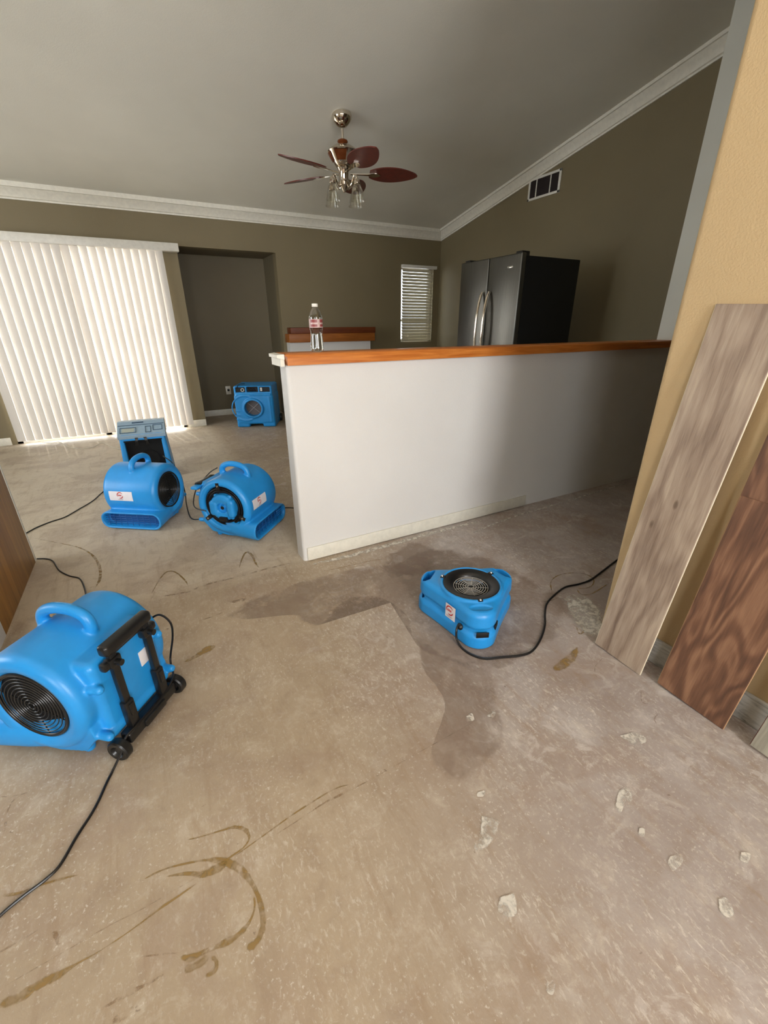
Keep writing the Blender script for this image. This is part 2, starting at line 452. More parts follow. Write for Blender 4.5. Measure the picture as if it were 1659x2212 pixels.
# niche: side returns, back and soffit
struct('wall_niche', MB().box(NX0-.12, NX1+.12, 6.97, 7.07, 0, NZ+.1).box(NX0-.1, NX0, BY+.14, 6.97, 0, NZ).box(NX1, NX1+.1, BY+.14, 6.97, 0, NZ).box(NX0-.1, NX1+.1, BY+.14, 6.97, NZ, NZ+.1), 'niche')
mb = MB().box(RX, RX+.12, 2.25, BY+.14, 0, 3.40)
struct('wall_right', mb, 'khaki')
wall_x('wall_post', 3.757, 5.3, HY, HY+.126, 'post', top=ceil_z(HY)+.02)
struct('wall_far_right', MB().box(5.3, 5.4, NY, HY+.1, 0, ceil_z(NY)+.02), 'khaki')
# tan wall with a rounded (bullnose) end
TX0, TX1, TY = 1.60, 1.73, .916
out = [(TX0, NY)] + [(TX0+.022-.022*math.cos(a), TY-.022+.022*math.sin(a)) for a in [i*PI/12 for i in range(7)]] + [(TX1-.022+.022*math.sin(a), TY-.022+.022*math.cos(a)) for a in [i*PI/12 for i in range(7)]] + [(TX1, NY)]
struct('wall_tan', MB().prism(out, 0, ceil_z(NY)+.05), 'tan')
wl = MB()
for (a, b, c, d) in ((NY, 2.3, 0, 4.4), (2.3, 4.1, 0, .6), (2.3, 4.1, 2.4, 4.4), (4.1, BY+.14, 0, 4.4)): wl.box(LX-.12, LX, a, b, c, min(d, 4.35))
struct('wall_left', wl, 'khaki')
wall_x('wall_near', LX, 5.3, NY-.12, NY, 'tan', [(-.0, 1.1, .9, 2.6), (-2.85, -1.55, .9, 2.5)], top=4.33)  # the left opening is made up for the added fill lamp
# short wall beside the wooden cabinet
struct('wall_stub', MB().box(-1.35, -.756, 1.95, 2.146, 0, ceil_z(2.0)), 'white_wall')

# half wall with bullnose corner, oak cap, white end moulding
hx0 = .618; r = .02
out = [(3.757, HY), (3.757, HY+.126), (hx0+r, HY+.126)]
out += [(hx0+r-r*math.sin(a), HY+.126-r+r*math.cos(a)) for a in [i*PI/10 for i in range(1, 6)]]
out += [(hx0+r-r*math.cos(a), HY+r-r*math.sin(a)) for a in [i*PI/10 for i in range(0, 6)]]
hw = struct('wall_half', MB().prism(list(reversed(out)), 0, 1.082), 'white_wall')
cap = thing('wall_cap', 'honey oak cap board along the top of the white half wall', 'cap', (0, 0, 0))
del cap['label'], cap['category']; cap['kind'] = 'structure'; cap.name = 'trim_1'
yF, yB = HY-.03, HY+.156; zt = 1.134
def cap_section(x, dx=0):
    # profile with eased front nose
    pr = [(yF, 1.082), (yF, 1.120), (yF+.004, 1.129), (yF+.013, zt), (yB-.013, zt), (yB-.004, 1.129), (yB, 1.120), (yB, 1.082)]
    return [(x, y, z) for y, z in pr]
cb = MB().loft([cap_section(.606), cap_section(3.9)])
# chamfered corner
for i, p in enumerate(cb.v):
    x, y, z = p
    if x < 1:
        nx = x + (.012 if y < yF+.002 or y > yB-.002 else 0) + (.01 if z > 1.132 else 0)
        cb.v[i] = (nx, y, z)
cb.build('cap_board', 'oak', cap)
MB().loft([[(.575, y, z) for y, z in ((yF+.02, zt-.004), (yB-.02, zt-.004), (yB-.02, zt-.018), (yF+.02, zt-.018))],
           [(.606, y, z) for y, z in ((yF+.005, zt-.001), (yB-.005, zt-.001), (yB-.005, zt-.025), (yF+.005, zt-.025))]]).box(.588, .606, yF+.012, yB-.012, 1.078, 1.112).build('end_moulding', 'trim', cap, label='white painted end moulding')
struct('baseboard_half_wall', MB().rbox(.640, 2.35, HY-.012, HY-.001, .004, .083, .002), 'trim')

# crown moulding on back and right walls
def crown_prof():
    # (out from wall, down from ceiling)
    return [(0, .118), (.012, .118), (.014, .104), (.026, .098), (.034, .078), (.054, .052), (.074, .034), (.080, .026), (.094, .024), (.096, 0), (0, 0)]
cp = crown_prof()
ztop = 2.54
A = [(LX, BY-o, ztop-d+.1973*o*0 + (.1973*o if d == 0 else 0)) for o, d in cp]
B = [(RX-o, BY-o, ztop-d+(.1973*o if d == 0 else 0)) for o, d in cp]
struct('trim_2', MB().loft([A, B]), 'trim')
y1 = HY+.126
A = [(RX-o, BY-o, ceil_z(BY-o)-d*1.02-.1973*o*(d > 0)*.0) for o, d in cp]
Bq = [(RX-o, y1, ceil_z(y1)-d*1.02) for o, d in cp]
struct('trim_3', MB().loft([A, Bq]), 'trim')
# baseboards
struct('baseboard_back', MB().rbox(.42, NX0, BY-.013, BY, 0, .085, .003), 'trim')
struct('baseboard_left_of_door', MB().rbox(LX, -1.47, BY-.013, BY, 0, .085, .003), 'trim')
struct('baseboard_niche', MB().rbox(NX0, NX1, 6.957, 6.97, 0, .085, .003), 'trim')
struct('baseboard_tan_wall', MB().rbox(TX0-.014, TX0, NY, .80, 0, .113, .004), 'worn')

# ------------------------------------------------------------------ patio door and window
d1 = bpy.data.objects.new('door_1', None); C.objects.link(d1); d1['kind'] = 'structure'; d1.location = (0, 0, 0)
m = MB()
for a, b in ((DX0, DX0+.05), (DX1-.04, DX1), (-.53, -.47)): m.box(a, b, BY+.02, BY+.1, .0, DZ)
m.box(DX0, DX1, BY+.02, BY+.1, DZ-.05, DZ).box(DX0, DX1, BY+.02, BY+.1, 0, .025)
m.build('door_frame', 'white_plastic', d1)
MB().box(DX0+.05, -.53, BY+.055, BY+.061, .025, DZ-.05).build('glass_pane', 'pane', d1)
MB().box(-.47, DX1-.04, BY+.075, BY+.081, .025, DZ-.05).build('glass_pane', 'pane', d1)
MB().box(DX0+.05, -.50, BY+.101, BY+.103, .025, DZ-.05).build('insect_screen', 'screen', d1)
w1 = bpy.data.objects.new('window_1', None); C.objects.link(w1); w1['kind'] = 'structure'
m = MB()
for a, b, c, d in ((WX0, WX0+.04, WZ0, WZ1), (WX1-.04, WX1, WZ0, WZ1), (WX0, WX1, WZ0, WZ0+.04), (WX0, WX1, WZ1-.04, WZ1), (WX0, WX1, 1.30, 1.33)): m.box(a, b, BY+.07, BY+.12, c, d)
m.build('window_frame', 'white_plastic', w1)
MB().box(WX0+.02, WX1-.02, BY+.09, BY+.096, WZ0+.02, WZ1-.02).build('glass_pane', 'pane', w1)

# ------------------------------------------------------------------ ground outside + garden wall seen as glow only
struct('ground_outside', MB().box(-6, 8, 7.31, 14, -.15, -.05), plain('patio_concrete', (190, 182, 170), .8))

# ------------------------------------------------------------------ vertical blinds
vb = thing('vertical_blinds', 'white vertical blinds closed across the sliding patio door', 'blinds', (-.5, 6.26, 0))
MB().rbox(-3.0, 1.165, -.055, .055, 2.045, 2.128, .004).build('headrail_valance', 'white_plastic', vb)
for i in range(23):
    xc = -.909+.0822*(i-5.5) + .5
    w2 = .0424; ang = math.radians(-15 + 2.5*math.sin(i*2.3))
    if xc < -.87: continue
    m = MB(); nz = 2; ns = 8; vs = []; fs = []
    ztop_, zbot = 2.045, .042
    for side in (0, 1):
        for k in range(ns+1):
            u = -1+2*k/ns; bow = .004*(1-u*u)
            for z in (zbot, ztop_):
                vs.append((u*w2, -bow+side*.0012, z))
    n0 = 2*(ns+1)
    for k in range(ns):
        a = 2*k; fs.append((a, a+2, a+3, a+1)); b = n0+2*k; fs.append((b, b+1, b+3, b+2))
        fs.append((a, b, b+2, a+2)); fs.append((a+1, a+3, b+3, b+1))
    fs.append((0, 1, n0+1, n0)); fs.append((2*ns, n0+2*ns, n0+2*ns+1, 2*ns+1))
    m.add(vs, fs, Matrix.Translation((xc, 0, 0)) @ Matrix.Rotation(ang, 4, 'Z'))
    m.build('vane', 'vane', vb)

# mini blinds on kitchen window
kb = thing('window_blinds', 'white horizontal mini blinds on the narrow kitchen window', 'blinds', ((WX0+WX1)/2, BY-.03, 0))
hw_ = (WX1-WX0)/2
MB().rbox(-hw_-.01, hw_+.03, -.025, .025, 2.035, 2.075, .003).build('headrail', 'white_plastic', kb)
m = MB()
z = 2.0
while z > 1.0:
    m.add([(-hw_, -.021, -.011), (hw_-.035, -.021, -.011), (hw_-.035, .021, .011), (-hw_, .021, .011), (-hw_, -.021, -.0096), (hw_-.035, -.021, -.0096), (hw_-.035, .021, .0124), (-hw_, .021, .0124)],
          [(0, 1, 2, 3), (4, 7, 6, 5), (0, 4, 5, 1), (2, 6, 7, 3), (0, 3, 7, 4), (1, 5, 6, 2)], Matrix.Translation((0, 0, z)) @ Matrix.Rotation(math.radians(30), 4, 'X')); z -= .042
m.build('slats', 'slat', kb)
MB().cyl((-hw_+.1, -.03, 2.0), (-hw_+.1, -.03, 1.0), .0012, n=6).cyl((hw_-.12, -.03, 2.0), (hw_-.12, -.03, 1.0), .0012, n=6).cyl((hw_-.1, -.032, 2.0), (hw_-.1, -.032, 1.2), .002, n=6).build('cords', 'white_cord', kb)

# ------------------------------------------------------------------ oak mantel ledge at the back
led = thing('wood_ledge', 'orange oak ledge over a white panel against the dark back wall', 'ledge', (0, 0, 0))
MB().rbox(1.86, 3.17, 6.12, 6.32, 1.035, 1.145, .006).build('front_board', 'oak_mid', led)
MB().rbox(1.90, 3.20, 6.16, 6.32, 1.145, 1.225, .006).build('upper_board', 'oak_dark', led, label='darker upper board')
MB().box(1.88, 3.12, 6.18, 6.324, 0, 1.035).build('panel', 'white_wall', led)

# ------------------------------------------------------------------ fridge
fx, fy0, fy1, fz = 3.12, 3.215, 4.07, 1.835
fr = thing('refrigerator', 'stainless steel double door refrigerator with black side, behind the half wall', 'refrigerator', (fx, fy0, 0))
W = fy1-fy0
MB().rbox(.06, .755, .006, W-.006, .03, fz-.025, .006).build('cabinet', 'black_enamel', fr)
m = MB()
for a in (.03, W-.11): MB().rbox(.025, .12, a, a+.08, fz-.026, fz+.014, .008, 3).build('hinge_cover', 'black', fr)
for k, (a, b) in enumerate(((.0, W/2-.004), (W/2+.004, W))):
    dm = MB(); dm.rbox(0, .058, a, b, .72, fz-.005, .012, 4)
    d = dm.build('door', 'steel', fr)
    yh = W/2-.05 if k == 0 else W/2+.05
    pts = []
    for i in range(25):
        t = i/24; pts.append((-.012-.055*math.sin(PI*t)**.6, yh, .84+.70*t))
    h_ = MB().tube(pts, .0135, 12)
    h_.build('door_handle', 'chrome', d, label='curved chrome door handle')
    if k == 0:
        MB().rbox(-.003, .0, .10, .17, fz-.115, fz-.10, .001).build('badge', 'screw', d)
dm = MB().rbox(0, .058, 0, W, .10, .705, .012, 4).build('freezer_drawer', 'steel', fr)
MB().tube([(0, .12, .62), (-.05, .12, .62), (-.055, W/2, .625), (-.05, W-.12, .62), (0, W-.12, .62)], .013, 10).build('drawer_handle', 'chrome', dm)
m = MB()
for a in (.06, W-.06):
    for b in (.12, .68): MB().cyl((b, a, 0), (b, a, .04), .022, n=12).build('foot', 'black', fr)

# ------------------------------------------------------------------ wall register
vt = thing('air_vent', 'white framed air return vent high on the right wall', 'vent', (RX, 4.345, 2.69))
vw, vh = .235, .108
m = MB()
m.rbox(-.012, 0, -vw, vw, vh-.024, vh, .003).rbox(-.012, 0, -vw, vw, -vh, -vh+.024, .003).rbox(-.012, 0, -vw, -vw+.03, -vh, vh, .003).rbox(-.012, 0, vw-.026, vw, -vh, vh, .003)
for y in (-.09, .115): m.box(-.009, -.002, y-.006, y+.006, -vh+.02, vh-.02)
m.build('frame', 'white_plastic', vt)
m = MB().box(-.002, -.0005, -vw+.02, vw-.02, -vh+.02, vh-.02)
for i in range(9):
    z = -vh+.034+i*.0175; m.box(-.006, -.003, -vw+.028, vw-.024, z-.0012, z+.0012)
m.build('grille', 'vent_dark', vt)
for nm, (x, y, z) in (('a', (1.105, 6.969, .36)),):
    ol = thing('wall_outlet', 'white wall outlet low in the dark recess behind the blue scrubber', 'outlet', (x, y, z))
    MB().rbox(-.036, .036, -.006, 0, -.06, .06, .003).build('cover_plate', 'white_plastic', ol)
    MB().rbox(-.015, .015, -.03, -.006, -.012, .022, .004).build('plug', 'black', ol)

# ------------------------------------------------------------------ left wooden cabinet
cbn = thing('wood_cabinet', 'golden brown wooden cabinet side at the left edge of the photo', 'cabinet', (-.756, 2.9, 0))
MB().rbox(-.6, 0, -.75, -.02, 0, .88, .002).build('side_panel', 'panel', cbn)
MB().rbox(-.6, .002, -.02, 0, 0, .88, .003).build('edge_strip', 'trim', cbn, label='pale unfinished edge strip')

# ------------------------------------------------------------------ leaning vinyl planks
def plank(name, label, y0, y1, x_foot, length, lean_x, skew, mat, edge, thick=.007, group='vinyl plank samples leaning on the tan wall'):
    """board lying along local Z, rotated so its foot is on the floor and its top leans on the wall"""
    o = thing(name, label, 'plank', (x_foot, y1, 0), 0, group)
    Wd = y1-y0
    th = math.asin((lean_x-x_foot)/length)
    Rm = Matrix.Rotation(th, 4, 'Y') @ Matrix.Rotation(skew, 4, 'X')
    # keep the foot corner on the floor
    b = MB().rbox(0, thick, -Wd, 0, .0, length, .0012, 1)
    a = b.build('face', mat, o); e = MB().rbox(.0012, thick-.0008, -Wd-.0016, -Wd+.0002, .001, length-.001, .0004, 1).rbox(.0012, thick-.0008, 0, .0014, .001, length-.001, .0004, 1).build('core_edge', edge, o)
    for q in (a, e):
        q.matrix_local = Rm
    dz = min((Rm @ Vector(v.co)).z for v in a.data.vertices)
    o.location.z = -dz+.0003
    return o
plank('vinyl_plank', 'grey brown wood look plank leaning nearest the wall corner', .646, .846, 1.478, 1.31, TX0-.009, math.radians(2.2), 'plank_grey', 'plank_edge')
plank('vinyl_plank', 'reddish brown plank at the back of the brown pair, reaching higher', .366, .590, 1.500, 1.31, TX0-.008, math.radians(2.4), 'plank_brown_b', 'plank_edge_tan')
plank('vinyl_plank', 'reddish brown plank at the front of the brown pair, lower top end', .361, .586, 1.490, .765, 1.5462, math.radians(2.4), 'plank_brown', 'plank_edge_tan')
plank('vinyl_plank', 'pale grey plank at the right edge of the photo with dark red edge', .055, .286, 1.490, 1.3, TX0-.009, math.radians(3.0), 'plank_pale', 'plank_edge_red')

# ------------------------------------------------------------------ water bottle
bt = thing('water_bottle', 'half full clear plastic water bottle standing on the oak cap', 'bottle', (.806, 2.19, zt+.0005))
prof = [(0, .004), (.018, .002), (.026, 0), (.031, .006), (.0325, .018), (.031, .026), (.0325, .034), (.030, .042), (.0315, .050), (.029, .060), (.030, .068), (.0275, .078), (.0285, .085), (.0305, .098), (.032, .104), (.0325, .155), (.0315, .163), (.026, .182), (.016, .197), (.0125, .201), (.0125, .206)]
MB().lathe(prof, 40).build('bottle_body', 'pet', bt, smooth=60)
MB().lathe([(0, .2045), (.0145, .2045), (.0150, .206), (.0150, .217), (.0135, .219), (0, .219)], 32).build('bottle_cap', 'white_plastic', bt)
m = MB(); lab = [(.0331, .112), (.0331, .150)]
m.lathe(lab, 40); o = m.build('paper_band', None or plain('pink_label', (196, 168, 164), .4), bt); 
m = MB()
for z0, z1 in ((.116, .127), (.135, .148)):
    for a0, a1 in ((200, 262), (285, 330)):
        n = 8; vs = []
        for i in range(n+1):
            a = math.radians(a0+(a1-a0)*i/n)
            vs += [(.0334*math.cos(a), .0334*math.sin(a), z0), (.0334*math.cos(a), .0334*math.sin(a), z1)]
        m.add(vs, [(2*i, 2*i+2, 2*i+3, 2*i+1) for i in range(n)])
m.build('label_print', plain('dark_red_print', (138, 66, 66), .4), bt)
pw = [(0, .0045), (.025, .002), (.030, .007), (.0315, .018), (.030, .026), (.0315, .034), (.029, .042), (.0305, .050), (.028, .060), (.029, .068), (.0265, .078), (.0275, .086), (0, .086)]
k = NT('water'); k.base((.95, .97, .97), 0); k.b.inputs['Transmission Weight'].default_value = 1; k.b.inputs['IOR'].default_value = 1.33; M['water'] = k.m
MB().lathe(pw, 40).build('water', 'water', bt, smooth=60)

# ------------------------------------------------------------------ ceiling fan
fcx, fcy = 1.966, 4.374
fan = thing('ceiling_fan', 'chrome ceiling fan with five dark red brown leaf shaped blades', 'ceiling fan', (fcx, fcy, 0))
zc = ceil_z(fcy)
MB().lathe([(0, zc+.012), (.082, zc+.010), (.088, zc-.014), (.086, zc-.026), (.070, zc-.052), (.042, zc-.078), (.02, zc-.086), (0, zc-.086)], 40).build('canopy', 'chrome', fan)
MB().cyl((0, 0, zc-.095), (0, 0, 2.735), .0125).build('downrod', 'chrome', fan)
MB().lathe([(0, 2.755), (.03, 2.755), (.044, 2.748), (.047, 2.738), (.038, 2.728), (.030, 2.715), (.0, 2.715)], 36).build('collar', 'bronze', fan)
MB().lathe([(0, 2.718), (.05, 2.716), (.085, 2.706), (.132, 2.675), (.138, 2.665), (.130, 2.655), (.110, 2.622), (.085, 2.585), (.072, 2.565), (.065, 2.56), (0, 2.56)], 48).build('motor_housing', 'chrome', fan)
mh = [o for o in fan.children if o.name.startswith('motor')][0]
m = MB()
for k in range(5):
    a0 = math.radians(72*k+20); vs = []; n = 6
    for i in range(n+1):
        a = a0-math.radians(24)+math.radians(48)*i/n
        for rr, zz in ((.1325, 2.652), (.112, 2.618), (.090, 2.588)): vs.append((rr*1.02*math.cos(a), rr*1.02*math.sin(a), zz))
    m.add(vs, [(3*i+j, 3*i+3+j, 3*i+4+j, 3*i+1+j) for i in range(n) for j in range(2)])
m.build('inlay_panel', 'bronze', mh)
MB().lathe([(0, 2.565), (.055, 2.562), (.06, 2.55), (.045, 2.53), (.040, 2.46), (.05, 2.445), (.048, 2.425), (.03, 2.405), (.018, 2.39), (.010, 2.372), (0, 2.368)], 40).build('light_hub', 'chrome', fan)
def blade_outline():
    pts = []
    N = 20
    for i in range(N+1):
        t = i/N; x = .235+.445*t; wv = .072*math.sin(PI*min(1, t*.93+.07))**.62*(1-.25*t)+.004
        pts.append((x, wv*1.65))
    return pts + [(x, -y) for x, y in reversed(pts)]
bo = blade_outline()
for k in range(5):
    a = math.radians(-20+72*k)
    Rk = Matrix.Rotation(a, 4, 'Z') @ Matrix.Translation((0, 0, 2.515)) @ Matrix.Rotation(math.radians(-13), 4, 'X')
    b_ = MB().prism(bo, -.004, .004, Rk).build('blade', 'blade', fan)
    R2 = Matrix.Rotation(a, 4, 'Z')
    arm = MB(); arm.prism([(.06, .012), (.15, .009), (.22, .013), (.265, .036), (.31, .03), (.34, 0), (.31, -.03), (.265, -.036), (.22, -.013), (.15, -.009), (.06, -.012)], -.012, -.005, Matrix.Rotation(a, 4, 'Z') @ Matrix.Translation((0, 0, 2.517)) @ Matrix.Rotation(math.radians(-8), 4, 'X'))
    arm.build('blade_arm', 'chrome', b_)
for k in range(4):
    a = math.radians(25+90*k); ca, sa = math.cos(a), math.sin(a)
    pts = smooth_path([(ca*.03, sa*.03, 2.43), (ca*.06, sa*.06, 2.405), (ca*.095, sa*.095, 2.43), (ca*.12, sa*.12, 2.475), (ca*.145, sa*.145, 2.475), (ca*.155, sa*.155, 2.45)], 6)
    am = MB().tube(pts, .007, 8).lathe([(0, 2.455), (.014, 2.455), (.026, 2.44), (.03, 2.425), (.03, 2.413), (.026, 2.408), (0, 2.408)], 24, Matrix.Translation((ca*.155, sa*.155, 0))).build('light_arm', 'chrome', fan)
    sh = MB().lathe([(.024, 2.412), (.034, 2.395), (.046, 2.37), (.053, 2.34), (.057, 2.305), (.064, 2.285)], 32, Matrix.Translation((ca*.155, sa*.155, 0))).build('lamp_shade', 'shade_glass', am, label='frosted glass bell shade')

# ------------------------------------------------------------------ centrifugal air mover (prototype)
def sticker(parent, pts_fn, u0, u1, v0, v1, nu=10):
    """label patch on a surface: pts_fn(u, v, lift) -> local point; u along, v up"""
    def patch(ua, ub, va, vb, lift, n=nu):
        m = MB(); vs = []
        for i in range(n+1):
            for j in (0, 1, 2, 3, 4):
                vs.append(pts_fn(ua+(ub-ua)*i/n, va+(vb-va)*j/4, lift))
        return m.add(vs, [(5*i+j, 5*i+5+j, 5*i+6+j, 5*i+1+j) for i in range(n) for j in range(4)])
    lb = patch(u0, u1, v0, v1, .0012).build('paper_label', 'paper', parent, label='white printed label')
    uc, vc = (u0+u1)/2-.004, (v0+v1)/2+.006
    hh = (v1-v0)
    R = hh*.30
    red = MB()
    def arc(cx, cy, R, wd, a0, a1, n=14):
        vs = []
        for i in range(n+1):
            a = math.radians(a0+(a1-a0)*i/n); t = math.sin(PI*i/n)**.5*wd*.5+.0004
            for rr in (R-t, R+t): vs.append(pts_fn(cx+rr*math.cos(a), cy+rr*math.sin(a), .002))
        red.add(vs, [(2*i, 2*i+2, 2*i+3, 2*i+1) for i in range(n)])
    arc(uc, vc, R, hh*.085, 30, 205); arc(uc, vc, R, hh*.085, 245, 350)
    # italic letters 'err' like marks inside the ring
    for k in range(3):
        x0 = uc-R*.55+k*R*.42
        arc(x0+R*.12, vc, R*.17, hh*.06, 20, 330, 10)
    red.build('logo_print', 'red', lb)
    g = MB()
    for cx, cy, ww, hh2 in ((uc, v0+hh*.17, R*1.9, hh*.035), (uc, v0+hh*.10, R*1.3, hh*.03)):
        n = 9
        for i in range(n):
            a = cx-ww/2*1.0+ww*i/n; b = a+ww/n*.72
            g.add([pts_fn(a, cy-hh2/2, .002), pts_fn(b, cy-hh2/2, .002), pts_fn(b, cy+hh2/2, .002), pts_fn(a, cy+hh2/2, .002)], [(0, 1, 2, 3)])
    g.build('small_print', 'grey_print', lb)
    return lb

CZ, CR = .218, .182     # drum centre height and radius
def drum_prof():
    p = [(0, -.140), (.128, -.140), (.132, -.150), (.134, -.172), (.140, -.184), (.150, -.1885)]
    p += [(.150+.032*math.sin(a)*1.0, -.1565-.032*math.cos(a)) for a in [i*PI/14 for i in range(1, 8)]]
    p += [(CR, 0)]
    p += [(.150+.032*math.sin(a), .1565+.032*math.cos(a)) for a in [i*PI/14 for i in range(7, 0, -1)]]
    p += [(.150, .1885), (.135, .184), (.122, .174), (.118, .160), (.116, .148), (0, .148)]
    return p
def mover_housing():
    m = MB()
    m.lathe(drum_prof(), 96, Matrix.Translation((0, 0, CZ)), 'y')
    # duct: rounded slot cross sections lofted from the drum to the outlet, mouth recessed
    def ring(x, hw, z0, z1, n=10):
        r = (z1-z0)/2*.92
        return [(x, y, z) for y, z in rounded(-hw, hw, z0, z1, r, n)]
    m.loft([ring(-.10, .155, .016, .130), ring(-.02, .176, .012, .132), ring(.08, .196, .009, .130), ring(.17, .208, .008, .126), ring(.205, .212, .007, .124), ring(.216, .2115, .008, .123), ring(.218, .208, .011, .120),
            ring(.214, .198, .019, .112), ring(.19, .194, .023, .108), ring(.155, .190, .026, .105)])
    # rear lower body
    m.loft([[(x, y, z) for x, z in [(-.175, .10), (-.12, .035), (-.02, .016), (.06, .016), (.06, .12), (-.16, .2)]] for y in (-.165, .165)])
    # shoulder step between drum and duct
    m.rbox(.02, .165, -.15, .15, .10, .165, .025, 4)
    # back plate and its ledges
    m.rbox(-.196, -.06, -.130, .130, .050, .352, .022, 4)
    m.rbox(-.197, -.14, -.145, .145, .262, .284, .009, 3)
    m.rbox(-.205, -.14, -.135, .135, .070, .100, .012, 3)
    for y, z in ((.146, .10), (-.146, .10), (.128, .272), (-.128, .272)):
        m.lathe([(0, -.03), (.014, -.03), (.014, .018), (.010, .026), (0, .028)], 16, Matrix.Translation((-.192, y, z)) @ Matrix.Rotation(-PI/2, 4, 'Y'))
    # feet
    for x in (-.09, .15):
        for y in (-.13, .13): m.lathe([(0, 0), (.016, 0), (.018, .02), (0, .02)], 16, Matrix.Translation((x, y, 0)))
    # top handle, runs along the air flow
    pts = smooth_path([(-.088, 0, .350), (-.094, 0, .392), (-.082, 0, .425), (-.045, 0, .443), (.0, 0, .446), (.045, 0, .438), (.078, 0, .418), (.090, 0, .385), (.084, 0, .345)], 6)
    m.tube(pts, .0185, 16)
    m.tube([(-.085, 0, .345), (-.086, 0, .395)], [.026, .014], 16).tube([(.082, 0, .34), (.086, 0, .388)], [.026, .014], 16)
    return remesh(m, 'mover_housing', .004, 5, .5)
def make_mover():
    root = thing('air_mover', '', 'air mover', (0, 0, 0), 0, 'blue centrifugal air movers')
    me = mover_housing(); mesh_obj(me, 'housing', 'blue', root)
    # intake grille (+y end): concentric rings and bars
    g = MB()
    g.lathe([(0, .160), (.121, .160), (.121, .1635), (0, .1635)], 48, Matrix.Translation((0, 0, CZ)), 'y')
    k = MB(); gy = .178
    for i in range(10): k.torus((0, gy - .010*(i/9)**2*0, CZ), .012+.0114*i, .0018, 'y', 48, 6)
    for a in (20, 80, 140, 200, 260, 320):
        a = math.radians(a); k.cyl((.01*math.cos(a), gy-.003, CZ+.01*math.sin(a)), (.112*math.cos(a), gy-.003, CZ+.112*math.sin(a)), .002, n=6)
    g.build('intake_screen', 'dark', root)
    gi = k.build('intake_grille', 'black', root)
    MB().torus((0, gy-.002, CZ), .1205, .005, 'y', 56, 8).build('grille_rim', 'black', gi)
    # motor end (-y)
    R = Matrix.Translation((0, 0, CZ))
    MB().lathe([(0, -.158), (.132, -.158), (.132, -.150), (0, -.150)], 48, R, 'y').build('motor_recess', 'dark', root)
    co = MB(); rnd = random.Random(2)
    for i in range(7):
        rr = .096+.0052*i; co.torus((.002*rnd.random(), -.164-.004*(i % 3), CZ+.002*rnd.random()), rr, .0040, 'y', 56, 8)
    co.build('cord_coil', 'cord', root, label='coiled black cord')
    mc = MB()
    mc.lathe([(0, -.190), (.012, -.190), (.016, -.176), (.03, -.174), (.034, -.196), (.060, -.203), (.078, -.198), (.086, -.186), (.088, -.150), (0, -.150)], 48, R, 'y')
    mc.rbox(-.088, -.030, -.208, -.155, CZ-.055, CZ+.045, .02, 4).rbox(.034, .086, -.210, -.155, CZ-.06, CZ+.06, .022, 4)
    for a in (55, 125, 235, 305):
        a = math.radians(a); mc.cyl((.088*math.cos(a), -.15, CZ+.088*math.sin(a)), (.088*math.cos(a), -.176, CZ+.088*math.sin(a)), .010, n=14)
    me2 = remesh(mc, 'motor_cover', .003, 4); mcov = mesh_obj(me2, 'motor_cover', 'blue', root)
    MB().lathe([(0, -.1925), (.011, -.1925), (.011, -.186), (0, -.186)], 24, R, 'y').build('shaft_hole', 'dark', mcov)
    MB().rbox(-.020, .034, -.215, -.175, CZ-.082, CZ-.054, .004).build('socket_block', 'black', mcov, label='black outlet block')
    br = MB(); sc_ = MB()
    for a in (95, 215, 335):
        a = math.radians(a); ca, sa = math.cos(a), math.sin(a)
        Rm = Matrix.Translation((.137*ca, -.176, CZ+.137*sa)) @ Matrix.Rotation(-a, 4, 'Y')
        b_ = MB().rbox(-.022, .024, -.013, .002, -.013, .013, .003, 2, Rm).build('bracket', 'black', root)
        MB().lathe([(0, -.018), (.006, -.017), (.007, -.013), (0, -.013)], 12, Matrix.Translation((.142*ca, -.176, CZ+.142*sa)) , 'y').build('screw', 'screw', b_)
    # outlet grille
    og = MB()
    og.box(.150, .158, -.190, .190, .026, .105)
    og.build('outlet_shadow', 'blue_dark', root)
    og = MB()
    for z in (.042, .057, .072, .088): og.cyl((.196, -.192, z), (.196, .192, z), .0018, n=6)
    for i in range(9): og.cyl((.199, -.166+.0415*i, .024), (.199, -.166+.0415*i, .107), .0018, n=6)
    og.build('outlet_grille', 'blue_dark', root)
    # label on the drum, facing the outlet side
    def fn(u, v, lift):
        a = v/CR; rr = CR+lift; return (rr*math.cos(a), u, CZ+rr*math.sin(a))
    sticker(root, fn, -.135, .030, -.022, .042)
    # rating plate on the back
    MB().rbox(-.1985, -.1955, -.085, -.04, .205, .262, .001).build('rating_plate', 'paper', root)
    return root
mv = make_mover()
spots = [((-.368, 1.468, .0), 139.8, 'nearest large blue air mover with black wheeled pull handle, lower left'),
         ((-.130, 3.262, .0), -125.2, 'blue air mover with white label facing forward, left of two in mid room'),
         ((.408, 2.775, .0), -42.3, 'blue air mover showing its motor end, beside the half wall end')]
movers = []
for i, (loc, ang, lab) in enumerate(spots):
    o = mv if i == 0 else copy_tree(mv)
    o.location = loc; o.rotation_euler = (0, 0, math.radians(ang)); o['label'] = lab; movers.append(o)

